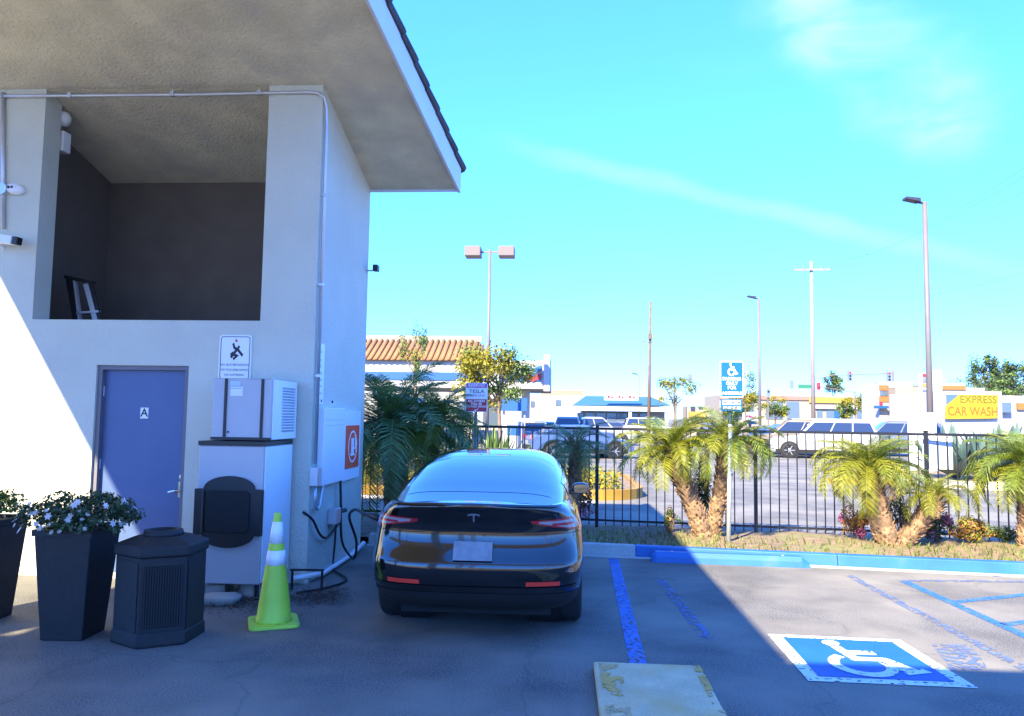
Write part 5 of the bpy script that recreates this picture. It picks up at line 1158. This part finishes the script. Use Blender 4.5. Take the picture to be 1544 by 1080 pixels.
MB().tube([(xb,78,0),(xb,78,p.z+.3)], .08, 8).build('pole', 'polegrey', ts4); MB().tube([(xb,78,p.z),(p.x,78,p.z)], .04, 6).build('mast_arm', 'polegrey', ts4); MB().box(p.x-.2,p.x+.2,77.7,77.95,p.z-.4,p.z+.5).build('signal_head', 'cargrey', ts4); MB().box(p.x-.95,p.x-.6,77.7,77.95,p.z-.75,p.z+.1).build('signal_head', 'cargrey', ts4)
# rooftop gear
for px, py, h_ in ((880,572,1.8),(886,580,.9)):
    pass
# ------------------------------------------------------------------ other vehicles
def vehicle(name, label, loc, rz, paint, kind='suv', group='cars parked beyond the fence', detail=True):
    t = thing(name, label, 'car', loc, rz, group)      # nose along +x
    if kind == 'suv': L, W, H, belt, prof, gh_ = 4.9, 1.95, 1.82, 1.12, [(-2.45,.35),(-2.45,.95),(-2.38,1.12),(.95,1.12),(1.1,1.08),(2.2,.95),(2.42,.78),(2.45,.4),(2.3,.28),(-2.3,.28)], [(-2.36,1.10),(-2.12,1.72),(-1.9,1.80),(.2,1.82),(.42,1.76),(1.12,1.10)]
    elif kind == 'pickup': L, W, H, belt, prof, gh_ = 5.4, 1.95, 1.8, 1.1, [(-2.7,.45),(-2.7,1.12),(1.1,1.12),(1.2,1.1),(2.45,1.0),(2.65,.8),(2.7,.45),(2.5,.32),(-2.5,.32)], [(-.85,1.1),(-.72,1.74),(-.5,1.8),(.35,1.8),(.55,1.74),(1.2,1.1)]
    else: L, W, H, belt, prof, gh_ = 4.6, 1.8, 1.45, .95, [(-2.3,.4),(-2.3,.85),(-2.1,.96),(1.0,.94),(2.05,.78),(2.28,.6),(2.3,.35),(2.1,.22),(-2.1,.22)], [(-2.0,.93),(-1.3,1.36),(-1.0,1.43),(.2,1.44),(.45,1.38),(1.25,.93)]
    hw = W/2; mb = MB(); n = len(prof)
    vv = [];
    for y, k in ((-hw,0),(-hw+.06,1),(hw-.06,1),(hw,0)): vv += [(x*(1 if k else .985), y, z if k == 0 or z < .6 else z+.0) for x, z in prof]
    vv = [(x, y if abs(y) < hw-.01 else y*(1 if .45 < z < belt-.1 else .955), z) for x, y, z in vv]
    ff = [tuple(range(n-1,-1,-1)), tuple(3*n+i for i in range(n))]+[(j*n+i,j*n+(i+1)%n,(j+1)*n+(i+1)%n,(j+1)*n+i) for j in range(3) for i in range(n)]
    body_ = mb.add(vv, ff).build('body', paint, t, world=False, bevel=.05)
    zs = prof[0][1]+.02
    for s_ in (-1,1): MB().box(-L/2+.3,L/2-.3,s_*(hw*.955)-.02,s_*(hw*.955)+.02,.24,.42).build('sill_trim', 'blackmatte', t, world=False)
    MB().box(-L/2-.012,-L/2+.10,-hw*.9,hw*.9,.36,.56).build('rear_bumper', 'blackmatte', t, world=False); MB().box(L/2-.10,L/2+.012,-hw*.88,hw*.88,.36,.52).build('front_bumper', 'blackmatte', t, world=False); MB().box(L/2-.09,L/2+.006,-hw*.5,hw*.5,.58,.78).build('grille', 'black', t, world=False)
    for x in (-L*.30, L*.31):
        for s_ in (-1,1): MB().lathe([(.43,-.03),(.43,.03)], (0,0,0), 24, 'y').build('wheel_arch', 'blackmatte', t, world=False).location = (x, s_*(hw-.022), .37)
    for s_ in (-1,1):
        for xd in (-.75,.25,1.15 if kind != 'sedan' else 1.05): MB().box(xd-.008,xd+.008,s_*hw-.004,s_*hw+.004,.45,belt-.12).build('door_seam', 'blackmatte', t, world=False)
    m_ = len(gh_); mb = MB(); vv = []
    def yo(z): return hw*.95-(z-gh_[0][1])*.30
    for s_ in (-1,1): vv += [(x, s_*yo(z), z) for x, z in gh_]
    mb.add(vv, [tuple(range(m_-1,-1,-1)), tuple(m_+i for i in range(m_))]+[(i,i+1,m_+i+1,m_+i) for i in range(m_-1)]+[(m_-1,0,m_,2*m_-1)])
    mb.build('cabin', paint, t, world=False, bevel=.06)
    z0, z1 = gh_[0][1]+.08, gh_[2][1]-.10
    xr0, xr1 = gh_[0][0]+.16, gh_[1][0]+.12; xf1, xf0 = gh_[4][0]-.04, gh_[5][0]-.22
    span = [(0,.30),(.32,.62),(.64,1.0)] if kind == 'suv' else ([(0,.44),(.47,1)] if kind != 'pickup' else [(0,.4),(.44,1)])
    for s_ in (-1,1):
        for a, b_ in span:
            bx = lambda f_: xr0+(xf0-xr0)*f_; tx = lambda f_: xr1+(xf1-xr1)*f_
            MB().add([(bx(a),s_*(yo(z0)+.004),z0),(bx(b_),s_*(yo(z0)+.004),z0),(tx(b_),s_*(yo(z1)+.004),z1),(tx(a),s_*(yo(z1)+.004),z1),(bx(a),s_*(yo(z0)-.02),z0),(bx(b_),s_*(yo(z0)-.02),z0),(tx(b_),s_*(yo(z1)-.02),z1),(tx(a),s_*(yo(z1)-.02),z1)],
                [(0,1,2,3),(7,6,5,4),(0,4,5,1),(1,5,6,2),(2,6,7,3),(3,7,4,0)]).build('side_window', 'carglass', t, world=False)
    for (xa, za, xb_, zb_, sg_) in ((gh_[0][0],gh_[0][1],gh_[1][0],gh_[1][1],-1),(gh_[5][0],gh_[5][1],gh_[4][0],gh_[4][1],1)):
        q = lambda f_: (xa+(xb_-xa)*f_+sg_*.008, za+(zb_-za)*f_)
        (xa1,za1),(xb1,zb1) = q(.14), q(.92); y0_, y1_ = yo(za1)-.10, yo(zb1)-.10
        MB().add([(xa1,-y0_,za1),(xa1,y0_,za1),(xb1,y1_,zb1),(xb1,-y1_,zb1),(xa1-sg_*.03,-y0_,za1),(xa1-sg_*.03,y0_,za1),(xb1-sg_*.03,y1_,zb1),(xb1-sg_*.03,-y1_,zb1)],
            [(0,1,2,3),(7,6,5,4),(0,4,5,1),(1,5,6,2),(2,6,7,3),(3,7,4,0)]).build('rear_window' if sg_ < 0 else 'windscreen', 'carglass', t, world=False)
    r = .37 if kind != 'sedan' else .32
    for x in (-L*.30, L*.31):
        for s_ in (-1,1):
            wh = wheel(t, 0, 0, r, .24, 1, 'rim', 6); wh.location = (x, s_*(hw-.08), r); wh.rotation_euler = (0,0,s_*math.pi/2)
    for s_ in (-1,1):
        MB().box(-L/2-.006,-L/2+.08,s_*(hw-.16)-.09,s_*(hw-.16)+.09,.78,1.0).build('tail_lamp', 'lampred', t, world=False); MB().box(L/2-.14,L/2-.02,s_*(hw-.25)-.16,s_*(hw-.25)+.16,.62,.76).build('headlight', 'lampclear', t, world=False)
    if kind == 'suv' and detail:
        for s_ in (-1,1): MB().bar((-1.7,s_*.62,1.86),(.1,s_*.62,1.86),.04,.04).build('roof_rail', 'galv', t, world=False)
    return t
p = at(1240,660,37.6); vehicle('parked_car', 'white sport utility vehicle with dark windows beyond the fence', (p.x,37.6,0), R_(166), 'carwhite')
p = at(1198,660,41); vehicle('parked_car', 'gold sport utility vehicle nose partly hidden behind the white one', (p.x,41,0), R_(166), 'cargold')
p = at(1345,650,41.5); vehicle('parked_car', 'silver sport utility vehicle behind the shaggy twin palm', (p.x,41.5,0), R_(166), 'carsilver')
p = at(1128,650,46); vehicle('parked_car', 'dark blue car beside the slim lamp post', (p.x+1.6,47,0), R_(95), 'carblue', 'sedan', detail=False)
for px, Y, rz, m, kd, lab in ((822,56,88,'carwhite','sedan','white sedan parked left of the blue roofed shop'),(857,55,88,'carwhite','suv','white sport utility vehicle before the blue roofed shop'),(895,50,5,'carwhite','pickup','white pickup with blue tint on the road by the blue roofed shop'),(925,68,0,'carsilver','sedan','silver sedan under the blue roofed shop windows'),(948,69,0,'cargrey','sedan','grey sedan beside the silver one under the shop windows'),
        (872,34,15,'carblue','sedan','blue car glimpsed through the fence behind the parked black car'),(985,62,0,'carwhite','suv','white van behind the twin palm fronds'),(1075,60,90,'cargrey','sedan','grey car below the yellow awning'),(1180,64,92,'carsilver','sedan','silver car before the beige storefronts'),(805,44,90,'carsilver','sedan','silver car at the filling station pumps')):
    p = at(px,640,Y); vehicle('parked_car', lab, (p.x,Y,0), R_(rz), m, kd, detail=False)
